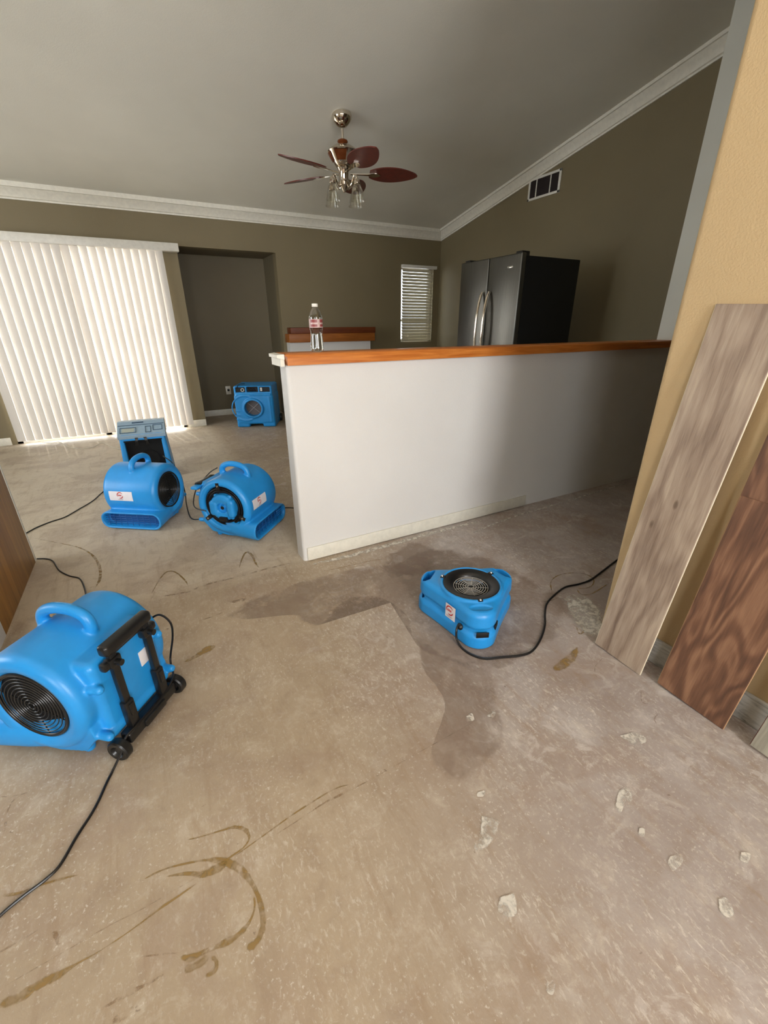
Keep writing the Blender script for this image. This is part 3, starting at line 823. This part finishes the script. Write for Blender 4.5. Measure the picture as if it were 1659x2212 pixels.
def wheel_rack(root):
    # telescopic luggage handle with wheels on the back
    X = -.218
    m = MB()
    for y in (-.070, .070):
        m.rbox(X-.016, X+.010, y-.017, y+.017, .045, .175, .005)
        m.rbox(X-.020, X-.014, y-.009, y+.009, .12, .165, .002)
        m.rbox(X-.011, X+.007, y-.012, y+.012, .17, .375, .003)
        m.rbox(X-.016, X+.012, y-.022, y+.022, .318, .352, .006)
        m.rbox(X-.012, X+.012, y-.018+(.022 if y > 0 else -.022), y+.018+(.022 if y > 0 else -.022), .322, .350, .007)
        m.cyl((X-.035, y, .335), (X-.010, y, .335), .010, n=16)
    m.rbox(X-.022, X+.016, -.112, .112, .032, .072, .007, 3)
    m.rbox(X-.03, X+.006, -.05, .05, .036, .062, .005, 2)
    hr = m.build('wheel_rack', 'black', root)
    g = MB().rbox(X-.020, X+.018, -.096, .096, .366, .405, .012, 4); g.rbox(X-.012, X+.012, -.06, .06, .358, .372, .004)
    g.build('pull_handle', 'black', hr)
    for y in (-.137, .137):
        wm = MB(); s_ = 1 if y > 0 else -1
        wm.lathe([(0, -.008), (.012, -.008), (.016, -.004), (.022, -.014), (.033, -.0145), (.037, -.010), (.037, .010), (.033, .0145), (.022, .014), (.016, .004), (.012, .008), (0, .008)], 36, Matrix.Translation((X, y, .0375)), 'y')
        wm.build('wheel', 'black', root)
wheel_rack(movers[0])
# black strap handle folded on the back ledge of the mover by the half wall
m = MB().rbox(-.205, -.165, -.13, .03, .335, .352, .006).rbox(-.215, -.195, -.135, .035, .30, .348, .006)
m.build('folded_handle', 'black', movers[2])
MB().rbox(-.212, -.165, -.185, -.128, .318, .338, .008, 3).build('handle_tip', 'blue', movers[2])

def cord(parent, pts, r=.0038, mat='cord', name='power_cord'):
    P = smooth_path([Vector(p) for p in pts], 8)
    P = [Vector((p.x, p.y, max(p.z, r))) for p in P]
    return MB().tube(local(parent, P), r, 8).build(name, mat, parent)
rr = .0045
fp = lambda x, y, z=rr: F(x, y, z)
# nearest mover: cord from the motor end arching over, past the wheels, out of frame
cord(movers[0], [fp(322, 1338, .28), fp(345, 1328, .30), fp(368, 1345, .27), fp(373, 1375, .20), fp(368, 1425, .10), fp(374, 1462, .085), fp(352, 1500, .07), fp(300, 1560, .075), fp(272, 1592, .07), fp(262, 1625, .04), fp(240, 1672), fp(205, 1745), fp(165, 1808), fp(130, 1868), fp(98, 1900), fp(50, 1936), fp(0, 1978), fp(-60, 2040)])
cord(movers[0], [fp(188, 1300, .02), fp(183, 1272), fp(172, 1250), fp(150, 1244), fp(128, 1232), fp(114, 1212), fp(98, 1207), fp(80, 1207)])
cord(movers[1], [fp(232, 1048, .06), fp(222, 1063), fp(200, 1082), fp(170, 1100), fp(140, 1117), fp(110, 1127), fp(80, 1139), fp(61, 1149), fp(40, 1160)])
lead = thing('extension_lead', 'black cord looping between the two mid room air movers', 'cord', (.12, 3.0, 0))
cord(lead, [fp(352, 985, .36), fp(372, 1000, .33), fp(390, 1030, .24), fp(400, 1065, .10), fp(403, 1090, .03), fp(412, 1118, .01), fp(430, 1122, .04), fp(448, 1117, .10), fp(466, 1110, .14)], name='cable')
cord(movers[2], [fp(610, 1097, .05), fp(628, 1097, .03), fp(650, 1099, .02)])
cord(movers[2], [fp(470, 1010, .36), fp(452, 1022, .33), fp(425, 1055, .25), fp(418, 1085, .2), fp(424, 1098, .2), fp(445, 1104, .2)])

# ------------------------------------------------------------------ low profile triangular mover
TRI = (1.128, 1.262); TA = math.radians(-115)
tri = thing('floor_dryer', 'low triangular blue floor dryer with round black intake on top', 'floor dryer', (TRI[0], TRI[1], 0), TA)
# local +x points at the nose (cord end)
def tri_outline(off=0, n=12, cd=.150, cr=.080, bulge=-.004):
    pts = []
    for k in range(3):
        a = 2*PI*k/3; c_d = cd if k == 0 else cd+.014; c = Vector((c_d*math.cos(a), c_d*math.sin(a)))
        for i in range(n+1):
            t = a-PI/3+2*PI/3*i/n; pts.append((c.x+(cr+off)*math.cos(t), c.y+(cr+off)*math.sin(t)))
        # side samples
        c2 = 2*PI*(k+1)/3
        p0 = Vector(pts[-1]); c_e = cd if k == 2 else cd+.014; p1 = Vector((c_e*math.cos(c2)+(cr+off)*math.cos(c2-PI/3), c_e*math.sin(c2)+(cr+off)*math.sin(c2-PI/3)))
        mid = (p0+p1)/2; nrm = mid.normalized()
        for i in range(1, 8):
            t = i/8; q = p0.lerp(p1, t)+nrm*bulge*math.sin(PI*t); pts.append((q.x, q.y))
    return pts
m = MB(); TZ = .176
lv = [(0, -.008), (.006, 0), (.055, 0), (.066, -.006), (.074, -.014), (.092, -.014), (.100, -.008), (.108, -.004), (TZ-.022, -.006), (TZ-.010, -.012), (TZ-.002, -.022), (TZ, -.032)]
m.loft([[(x, y, z) for x, y in tri_outline(o_)] for z, o_ in lv])
m.lathe([(0, .1), (.142, .1), (.142, TZ+.004), (.137, TZ+.010), (.128, TZ+.011), (0, TZ+.011)], 72)
cut = MB()
def capsule(cx, ang, L, Wd, z0, z1):
    out = []
    for i in range(24):
        a = 2*PI*i/24; x = Wd*math.cos(a); y = Wd*math.sin(a)+(L if math.sin(a) >= 0 else -L); out.append((cx+x, y))
    return MB().prism(out, z0, z1, Matrix.Rotation(ang, 4, 'Z'))
cuts = [capsule(.202, 2*PI/3, .032, .018, -.05, .3), capsule(.202, 4*PI/3, .032, .018, -.05, .3),
        MB().lathe([(0, TZ+.0025), (.128, TZ+.0025), (.128, .3), (0, .3)], 64),
        MB().lathe([(0, .135), (.095, .135), (.095, .3), (0, .3)], 64),
        MB().rbox(.2275, .26, -.045, .045, .050, .100, .006),
        MB().lathe([(0, TZ-.008), (.048, TZ-.006), (.052, .3), (0, .3)], 40, Matrix.Translation((.172, 0, 0)) @ Matrix.Diagonal((.42, 1, 1, 1)))]
me = remesh(m, 'dryer_shell', .0034, 4, .5, cuts)
mesh_obj(me, 'shell', 'blue', tri)
ring = MB().lathe([(.078, TZ-.020), (.084, TZ-.004), (.096, TZ+.006), (.124, TZ+.0085), (.1265, TZ+.006), (.1265, TZ+.002), (.084, TZ-.010)], 72)
for k in range(3):
    a = 2*PI*k/3+.05
    ring.rbox(.120, .142, -.011, .011, TZ+.004, TZ+.0125, .003, 2, Matrix.Rotation(a, 4, 'Z'))
rg = ring.build('intake_ring', 'black', tri)
for k in range(3):
    a = 2*PI*k/3+.05
    MB().lathe([(0, .016), (.004, .0155), (.0055, .0125), (0, .0125)], 12, Matrix.Translation((.136*math.cos(a), .136*math.sin(a), TZ))).build('screw', 'screw', rg)
g = MB()
for i in range(7): g.torus((0, 0, TZ-.010), .014+.0105*i, .0017, 'z', 48, 6)
for k in range(9):
    a = 2*PI*k/9; g.cyl((.012*math.cos(a), .012*math.sin(a), TZ-.013), (.080*math.cos(a), .080*math.sin(a), TZ-.013), .0014, n=6)
g.build('intake_grille', plain('grey_wire', (160, 157, 150), .4), tri)
MB().lathe([(0, .137), (.094, .137), (.094, .1385), (0, .1385)], 48).build('intake_cavity', 'dark', tri)
MB().lathe([(0, .139), (.03, .139), (.034, .15), (.03, .158), (0, .16)], 32).build('fan_hub', 'black', tri)
MB().rbox(.2255, .2305, -.027, .027, .064, .090, .002).build('switch_plate', 'black', tri)
n3 = Vector((math.cos(PI/3), math.sin(PI/3))); t3 = Vector((n3.y, -n3.x))
def flank(nv, tv, u, z, tang): # frame on a flank: x along the flank, z outwards
    d_ = .075+.080-.007; p = nv*d_+tv*u
    return Matrix(((tv.x, 0, nv.x, p.x), (tv.y, 0, nv.y, p.y), (0, 1, 0, z), (0, 0, 0, 1)))
MB().rbox(-.020, .020, -.013, .013, -.004, .004, .003, 2, flank(n3, t3, .105, .075, 0)).build('side_socket', 'black', tri)
n2 = Vector((math.cos(-PI/3), math.sin(-PI/3))); t2 = Vector((-n2.y, n2.x))
MB().lathe([(0, -.006), (.014, -.006), (.016, 0), (.013, .006), (.008, .010), (0, .010)], 24, flank(n2, t2, .098, .070, 0)).build('cord_grommet', 'black', tri)
# label on the left flank (-y side face between nose and left corner)
def fn2(u, v, lift):
    p = n2*(.079+.080-.008+lift+.0012)+t2*u; return (p.x, p.y, .118+v)
tri_lab = sticker(tri, fn2, .008, .070, -.042, .028)
cord(tri, [fp(990, 1350, .075), fp(986, 1362, .06), fp(987, 1382, .02), fp(1000, 1402), fp(1020, 1415), fp(1048, 1423), fp(1085, 1420), fp(1125, 1416), fp(1150, 1406), fp(1168, 1380), fp(1177, 1350), fp(1177, 1325), fp(1181, 1305), fp(1195, 1288), fp(1220, 1269), fp(1250, 1262), fp(1275, 1253), fp(1300, 1235), fp(1330, 1212), fp(1400, 1160)], .0048)

# ------------------------------------------------------------------ air scrubbers
def scrub(name, label, loc, rz, Wd, D, Hh, parts):
    root = thing(name, label, 'air scrubber', loc, rz, 'blue box air scrubbers')
    return root
# scrubber with round port (in front of the recess)
S2 = thing('air_scrubber', 'blue box air scrubber with round port, standing before the dark recess', 'air scrubber', (1.228, 5.86, 0), math.radians(-24), 'blue box air scrubbers')
S2.scale = (1.13, 1.1, 1.07)
w2_, d2, h2 = .225, .44, .50
m = MB()
m.rbox(-w2_, w2_, 0, d2, .035, .40, .03, 4)
m.rbox(-w2_*.97, w2_*.97, .01, d2-.01, .38, h2, .018, 4)
for x in (-.15, .15): m.rbox(x-.075, x+.075, .005, d2-.01, .0, .07, .018, 3)
m.lathe([(0, -.026), (.112, -.026), (.118, -.020), (.124, .02), (0, .02)], 64, Matrix.Translation((-.015, 0, .235)), 'y')
for x in (-.17, .16):
    m.torus((x*.62, 0.0, .235), .150, .008, 'y', 64, 8) if x < 0 else None
for z in (.20, .15, .10): m.rbox(-w2_-.004, -w2_+.05, -.005, .02, z-.004, z+.004, .003, 2)
m.rbox(-.2, .2, -.004, .02, .385, .405, .006, 3)
m.rbox(w2_-.055, w2_-.035, -.008, .02, .06, .37, .006, 3)
cuts = [MB().lathe([(0, -.03), (.096, -.03), (.092, .05), (0, .05)], 48, Matrix.Translation((-.015, 0, .235)), 'y'),
        MB().rbox(-.195, -.085, -.02, .035, .425, .485, .004), MB().rbox(-.070, .060, -.02, .06, .425, .49, .004), MB().rbox(.078, .195, -.02, .035, .425, .485, .004)]
me = remesh(m, 'scrubber_body', .005, 3, .5, cuts)
mesh_obj(me, 'body', 'blue', S2)
m = MB().lathe([(0, .046), (.093, .046), (.093, .048), (0, .048)], 48, Matrix.Translation((-.015, 0, .235)), 'y').build('filter', plain('grey_filter', (88, 84, 84), .7), S2)
g = MB()
for i in range(19):
    z = -.084+i*.0094; hwid = math.sqrt(max(0, .090**2-z*z)); g.box(-.015-hwid, -.015+hwid, .040, .045, .235+z-.0018, .235+z+.0018)
g.build('louvre', plain('grey_louvre', (125, 118, 118), .6), S2)
g = MB()
for a in (42, 138):
    a = math.radians(a); g.cyl((-.015-.094*math.cos(a), .034, .235-.094*math.sin(a)), (-.015+.094*math.cos(a), .034, .235+.094*math.sin(a)), .0032, n=8)
g.build('cross_bars', plain('pale_bars', (170, 165, 165), .5), S2)
cpn = MB().box(-.195, -.085, .030, .034, .425, .485).build('control_panel', 'black', S2)
MB().box(-.07, .06, .055, .059, .425, .49).build('cord_bay', 'black', S2)
cp2 = MB().box(.078, .195, .030, .034, .425, .485).build('socket_panel', 'black', S2)
MB().lathe([(.012, .0), (.018, -.004), (.021, 0), (.021, .01), (.012, .01)], 24, Matrix.Translation((-.118, .022, .452)), 'y').build('dial', 'white_plastic', cpn)
MB().rbox(.085, .106, .020, .031, .435, .478, .002).build('switch', 'white_plastic', cp2)
g = MB()
for i in range(3): g.tube(smooth_path([(-.06+.03*i, .05, .47), (-.04+.03*i, .012, .462), (-.03+.025*i, .02, .440), (-.01+.02*i, .05, .435)], 5), .004, 6)
g.tube(smooth_path([(-.17, .04, .46), (-.165, .0, .50), (-.14, .02, .52), (-.10, .1, .515)], 6), .004, 6)
g.build('power_cord', 'cord', S2)
for x in (-w2_-.014, w2_+.014): MB().lathe([(0, -.012), (.045, -.012), (.05, -.008), (.05, .008), (.045, .012), (0, .012)], 32, Matrix.Translation((x, d2-.06, .05)), 'x').build('wheel', 'black', S2)

S1 = thing('air_scrubber', 'blue box air scrubber with pale top panel, behind the left mid room mover', 'air scrubber', (-.100, 4.20, 0), math.radians(-4), 'blue box air scrubbers')
w1_, d1_ = .178, .30
def ringS(z, e, y1=None):
    return [(x, y, z) for x, y in rounded(-w1_-e, w1_+e, -e, d1_, .02, 4)]
m = MB(); m.loft([ringS(.0, .018), ringS(.10, .016), ringS(.30, .004), ringS(.405, 0)])
me = remesh(m, 'scrubber_case', .005, 3, .5, [MB().box(-.142, .142, -.06, .035, .03, .352)])
mesh_obj(me, 'body', 'blue', S1)
sl_ = MB()
top = [(-w1_-.006, -.012, .398), (w1_+.006, -.012, .398), (w1_+.006, .19, .485), (-w1_-.006, .19, .485)]
sl_.add(top + [(x, y, z) for x, y, z in ((-w1_-.006, -.004, .372), (w1_+.006, -.004, .372), (w1_+.006, d1_, .372), (-w1_-.006, d1_, .372))] + [(-w1_-.006, d1_, .478), (w1_+.006, d1_, .478)],
        [(0, 1, 2, 3), (4, 7, 6, 5), (0, 4, 5, 1), (1, 5, 6, 9, 2), (2, 9, 8, 3), (0, 3, 8, 7, 4), (6, 7, 8, 9)])
tp = sl_.build('top_panel', plain('sky_tinted_grey_panel', (150, 176, 196), .4), S1, label='sloping grey top panel with pale blue sky reflection painted in', smooth=0)  # reflected window sky is painted into the panel colour
Rs = Matrix.Translation((0, -.012, .398)) @ Matrix.Rotation(math.atan2(.087, .202), 4, 'X')
g = MB()
for (x0, x1, y0, y1_) in ((-.165, -.04, .045, .12), (.03, .075, .035, .125), (.09, .165, .06, .14)):
    for q in ((x0, x1, y0, y0+.004), (x0, x1, y1_-.004, y1_), (x0, x0+.004, y0, y1_), (x1-.004, x1, y0, y1_)): g.box(*q, 0, .004, Rs)
g.box(-.18, .18, .155, .16, 0, .003, Rs).box(-.07, .02, .185, .2, 0, .004, Rs)
g.build('panel_seams', plain('slate_seam', (62, 88, 112), .5), tp)
MB().box(-.150, -.055, .055, .110, 0, .003, Rs).build('display_window', plain('pale_window', (178, 186, 176), .3), tp)
m = MB().box(-.141, .141, .024, .034, .031, .351).rbox(-.148, .148, -.006, .0, .345, .356, .002)
m.torus((0.02, .018, .18), .07, .004, 'y', 40, 6).torus((0.02, .014, .18), .078, .004, 'y', 40, 6)
m.build('filter_bay', 'black_rough', S1, label='black filter bay')
m = MB()
for x, dx in ((-.045, -.012), (.018, .014)):
    MB().loft([[(x+dx*t-.013+.006*math.sin(PI*t), -.004-.010*math.sin(PI*t), .385-.075*t), (x+dx*t+.013-.0*t, -.004-.010*math.sin(PI*t), .385-.075*t), (x+dx*t+.013, .001-.010*math.sin(PI*t), .385-.075*t), (x+dx*t-.013+.006*math.sin(PI*t), .001-.010*math.sin(PI*t), .385-.075*t)] for t in [i/6 for i in range(7)]]).build('strap', 'black', S1, label='black latch strap')
cord(S1, [fp(275, 970, .02), fp(250, 968), fp(236, 963), fp(220, 957), fp(200, 966), fp(175, 969), fp(150, 966), fp(130, 955), fp(112, 956), fp(90, 955), fp(62, 944, .03), fp(58, 938, .06), fp(40, 920, .14), fp(18, 885, .3), fp(0, 862, .42), fp(-20, 850, .5)], .0028, 'white_cord', 'white_cord')

# ------------------------------------------------------------------ floor residues (thin stains that stay on the slab)
LIFT = [.0004]
def ribbon(pix, width, mat, name='adhesive_stain', taper=True, per=6):
    LIFT[0] += .00004
    P = smooth_path([F(x, y) for x, y in pix], per); n = len(P); L = [0]
    wd = width if isinstance(width, (list, tuple)) else [width]*len(pix)
    vs = []; fs = []; ed = []
    rnd = random.Random(len(pix)*7+int(pix[0][0]))
    for i, p in enumerate(P):
        t = (P[min(i+1, n-1)]-P[max(i-1, 0)]).normalized(); q = Vector((-t.y, t.x, 0))
        u = i/(n-1)*(len(wd)-1); k = min(int(u), len(wd)-2); ww = wd[k]+(wd[k+1]-wd[k])*(u-k)
        ww *= 1+.25*(rnd.random()-.5)
        tp_ = min(1, i/3, (n-1-i)/3) if taper else 1
        for s, e in ((-1, 0), (-.5, .6), (0, 1), (.5, .6), (1, 0)):
            vs.append((p.x+q.x*s*ww*.5, p.y+q.y*s*ww*.5, LIFT[0])); ed.append(e*tp_)
    for i in range(n-1):
        for k in range(4): a = i*5+k; fs.append((a, a+1, a+6, a+5))
    me = bpy.data.meshes.new(name); me.from_pydata(vs, [], fs); at = me.attributes.new('edge', 'FLOAT', 'POINT')
    for i, e in enumerate(ed): at.data[i].value = e
    me.materials.append(M[mat]); o = bpy.data.objects.new(name, me); C.objects.link(o); o.parent = fl; return o
def blot(pix, mat, name='plaster_patch', rim=.25):
    LIFT[0] += .00004
    P = [F(x, y) for x, y in pix]; P = smooth_path(P+[P[0]], 5)[:-1]; n = len(P)
    c = sum(P, Vector())/n; vs = [(c.x, c.y, LIFT[0])]; ed = [1]; fs = []
    for s, e in ((.5, 1), (1-rim, .8), (1, 0)):
        for p in P: q = c.lerp(p, s); vs.append((q.x, q.y, LIFT[0])); ed.append(e)
    for i in range(n):
        j = (i+1) % n; fs.append((0, 1+i, 1+j))
        for k in range(2): fs.append((1+k*n+i, 1+(k+1)*n+i, 1+(k+1)*n+j, 1+k*n+j))
    me = bpy.data.meshes.new(name); me.from_pydata(vs, [], fs); at = me.attributes.new('edge', 'FLOAT', 'POINT')
    for i, e in enumerate(ed): at.data[i].value = e
    me.materials.append(M[mat]); o = bpy.data.objects.new(name, me); C.objects.link(o); o.parent = fl; return o
# damp pinkish shapes
blot([(860, 1215), (930, 1185), (1040, 1200), (1130, 1240), (1240, 1300), (1200, 1390), (1100, 1440), (1000, 1440), (905, 1400), (880, 1330), (820, 1290), (760, 1290), (720, 1310), (690, 1350), (650, 1345), (620, 1330), (500, 1340), (490, 1320), (600, 1270), (740, 1230)], 'damp', 'thinset_stain', .08)
blot([(900, 1380), (980, 1420), (1060, 1450), (1090, 1600), (1000, 1700), (930, 1640), (960, 1520), (910, 1440)], 'damp', 'thinset_stain', .12)
blot([(860, 1180), (900, 1165), (960, 1200), (920, 1250), (850, 1250), (820, 1215)], 'damp', 'thinset_stain', .3)
# mustard glue arcs, foreground
ribbon([(300, 1905), (350, 1880), (400, 1866), (450, 1858), (485, 1862), (520, 1880), (545, 1910), (562, 1950), (568, 1990), (562, 2020), (548, 2040), (530, 2050)], [.006, .006, .007, .008, .030, .022, .014, .016, .020, .018, .024, .02], 'glue')
ribbon([(548, 1930), (550, 1960), (540, 1990), (520, 2015), (490, 2035), (450, 2052), (410, 2070), (385, 2065)], [.01, .006, .008, .016, .02, .014, .02, .01], 'glue')
ribbon([(350, 1895), (400, 1888), (440, 1888), (470, 1876), (495, 1858)], [.004, .012, .024, .034, .02], 'glue')
ribbon([(395, 1817), (440, 1806), (480, 1794), (510, 1787), (532, 1795), (538, 1812), (525, 1832), (500, 1850), (480, 1865)], [.004, .006, .008, .012, .014, .008, .006, .008, .01], 'glue')
ribbon([(500, 1855), (560, 1812), (640, 1755), (720, 1706), (760, 1694)], [.004, .005, .006, .006, .004], 'glue')
ribbon([(570, 1820), (640, 1775), (700, 1735), (730, 1720), (790, 1690), (840, 1662), (940, 1606), (1030, 1556)], [.003, .004, .006, .01, .004, .004, .003, .002], 'glue_thin')
ribbon([(-10, 2172), (40, 2155), (90, 2125), (130, 2105), (170, 2080), (210, 2058), (280, 2012), (350, 1960), (380, 1940), (430, 1905)], [.022, .026, .024, .02, .006, .004, .004, .008, .008, .003], 'glue')
ribbon([(185, 2200), (240, 2168), (280, 2145), (330, 2120), (360, 2100)], [.004, .008, .014, .006, .006], 'glue_thin')
ribbon([(240, 2205), (270, 2192), (300, 2172)], .016, 'glue_thin')
ribbon([(395, 2095), (415, 2090), (440, 2075), (448, 2062)], .018, 'glue')
ribbon([(440, 2110), (462, 2100), (468, 2080), (455, 2062)], .012, 'glue')
ribbon([(300, 2068), (350, 2062), (395, 2058)], .004, 'glue_thin')
ribbon([(-10, 2063), (30, 2040), (90, 2005)], .006, 'glue_thin')
ribbon([(0, 1935), (40, 1930), (80, 1915), (130, 1900), (180, 1888)], [.012, .008, .006, .008, .004], 'glue')
ribbon([(10, 1800), (15, 1760), (25, 1735), (45, 1718), (80, 1708)], [.008, .009, .006, .006, .003], 'glue_thin')
ribbon([(-5, 1722), (30, 1720), (60, 1712)], .004, 'glue_thin')
ribbon([(115, 2010), (125, 2030), (132, 2040)], .012, 'glue_thin')
# long joint lines of the slab
ribbon([(-5, 2140), (60, 2102), (150, 2050), (240, 1998), (300, 1968), (370, 1928), (450, 1880)], .003, 'glue_thin')
# mid floor arcs
ribbon([(325, 1287), (345, 1252), (360, 1236), (378, 1236), (398, 1252), (408, 1268)], [.004, .01, .016, .014, .012, .006], 'glue')
ribbon([(515, 1232), (524, 1205), (533, 1193), (544, 1200), (552, 1216), (560, 1228)], [.006, .012, .02, .02, .014, .008], 'glue')
ribbon([(70, 1162), (120, 1172), (170, 1183), (200, 1200), (215, 1225), (216, 1250), (205, 1272)], [.004, .006, .010, .018, .022, .02, .01], 'glue')
ribbon([(395, 1432), (420, 1420), (450, 1402), (470, 1396)], [.01, .03, .05, .02], 'glue')
ribbon([(490, 1300), (520, 1298), (530, 1285)], [.02, .05, .02], 'glue_thin')
ribbon([(420, 1345), (460, 1332), (490, 1320)], .01, 'glue_thin')
ribbon([(340, 1290), (400, 1280), (450, 1262), (520, 1245), (580, 1228), (640, 1214)], .02, 'glue_thin')
ribbon([(180, 1052), (200, 1042), (225, 1036)], .012, 'glue_thin')
# streaks under half wall
ribbon([(690, 1236), (740, 1226), (800, 1212), (830, 1208)], .006, 'glue'); ribbon([(720, 1232), (770, 1224), (800, 1218)], .004, 'glue')
ribbon([(1000, 1160), (1100, 1120), (1200, 1090), (1300, 1060), (1360, 1042)], [.02, .03, .03, .03, .02], 'plaster', 'plaster_patch')
ribbon([(660, 1222), (760, 1200), (860, 1172), (960, 1145), (1060, 1120)], [.03, .05, .06, .05, .03], 'plaster', 'plaster_patch')
# glue swirls by the leaning planks
ribbon([(1192, 1280), (1190, 1258), (1205, 1244), (1235, 1238), (1265, 1241), (1282, 1252), (1278, 1266), (1258, 1272), (1246, 1270)], .008, 'glue')
ribbon([(1245, 1272), (1255, 1284), (1275, 1284), (1300, 1270), (1312, 1262)], .010, 'glue')
ribbon([(1170, 1300), (1195, 1296), (1230, 1275)], .006, 'glue_thin')
ribbon([(1250, 1395), (1235, 1420), (1210, 1440), (1195, 1450)], [.01, .05, .05, .02], 'glue')
ribbon([(1244, 1350), (1252, 1370), (1268, 1362), (1285, 1372)], .010, 'glue')
ribbon([(1305, 1420), (1286, 1440), (1288, 1462), (1304, 1470)], .004, 'glue_thin')
ribbon([(1385, 1480), (1386, 1515), (1404, 1523)], .005, 'glue_thin'); ribbon([(1432, 1534), (1414, 1552), (1420, 1568)], .005, 'glue_thin')
blot([(1215, 1290), (1255, 1280), (1300, 1320), (1300, 1380), (1270, 1375), (1240, 1345)], 'plaster')
# white plaster spots
for pts in ([(1328, 1745), (1330, 1722), (1345, 1698), (1366, 1715), (1364, 1745), (1350, 1740), (1340, 1760)],
            [(1040, 1758), (1078, 1765), (1076, 1800), (1045, 1840), (1020, 1838), (1036, 1800)],
            [(1078, 1940), (1112, 1928), (1120, 1975), (1092, 1985), (1074, 1970)],
            [(1445, 1850), (1470, 1842), (1478, 1862), (1455, 1885), (1440, 1870)],
            [(1550, 1940), (1570, 1938), (1588, 1975), (1572, 1984), (1552, 1968)],
            [(1335, 1590), (1375, 1580), (1400, 1600), (1370, 1612)], [(1380, 1788), (1392, 1790), (1392, 1808), (1378, 1808)],
            [(1030, 1712), (1048, 1708), (1046, 1722), (1030, 1722)], [(1005, 1548), (1020, 1540), (1025, 1556), (1008, 1560)],
            [(1180, 2120), (1200, 2118), (1196, 2150), (1180, 2145)], [(1600, 1840), (1622, 1845), (1615, 1870), (1598, 1860)], [(1072, 1540), (1066, 1552), (1050, 1548), (1060, 1534)]):
    blot(pts, 'plaster')
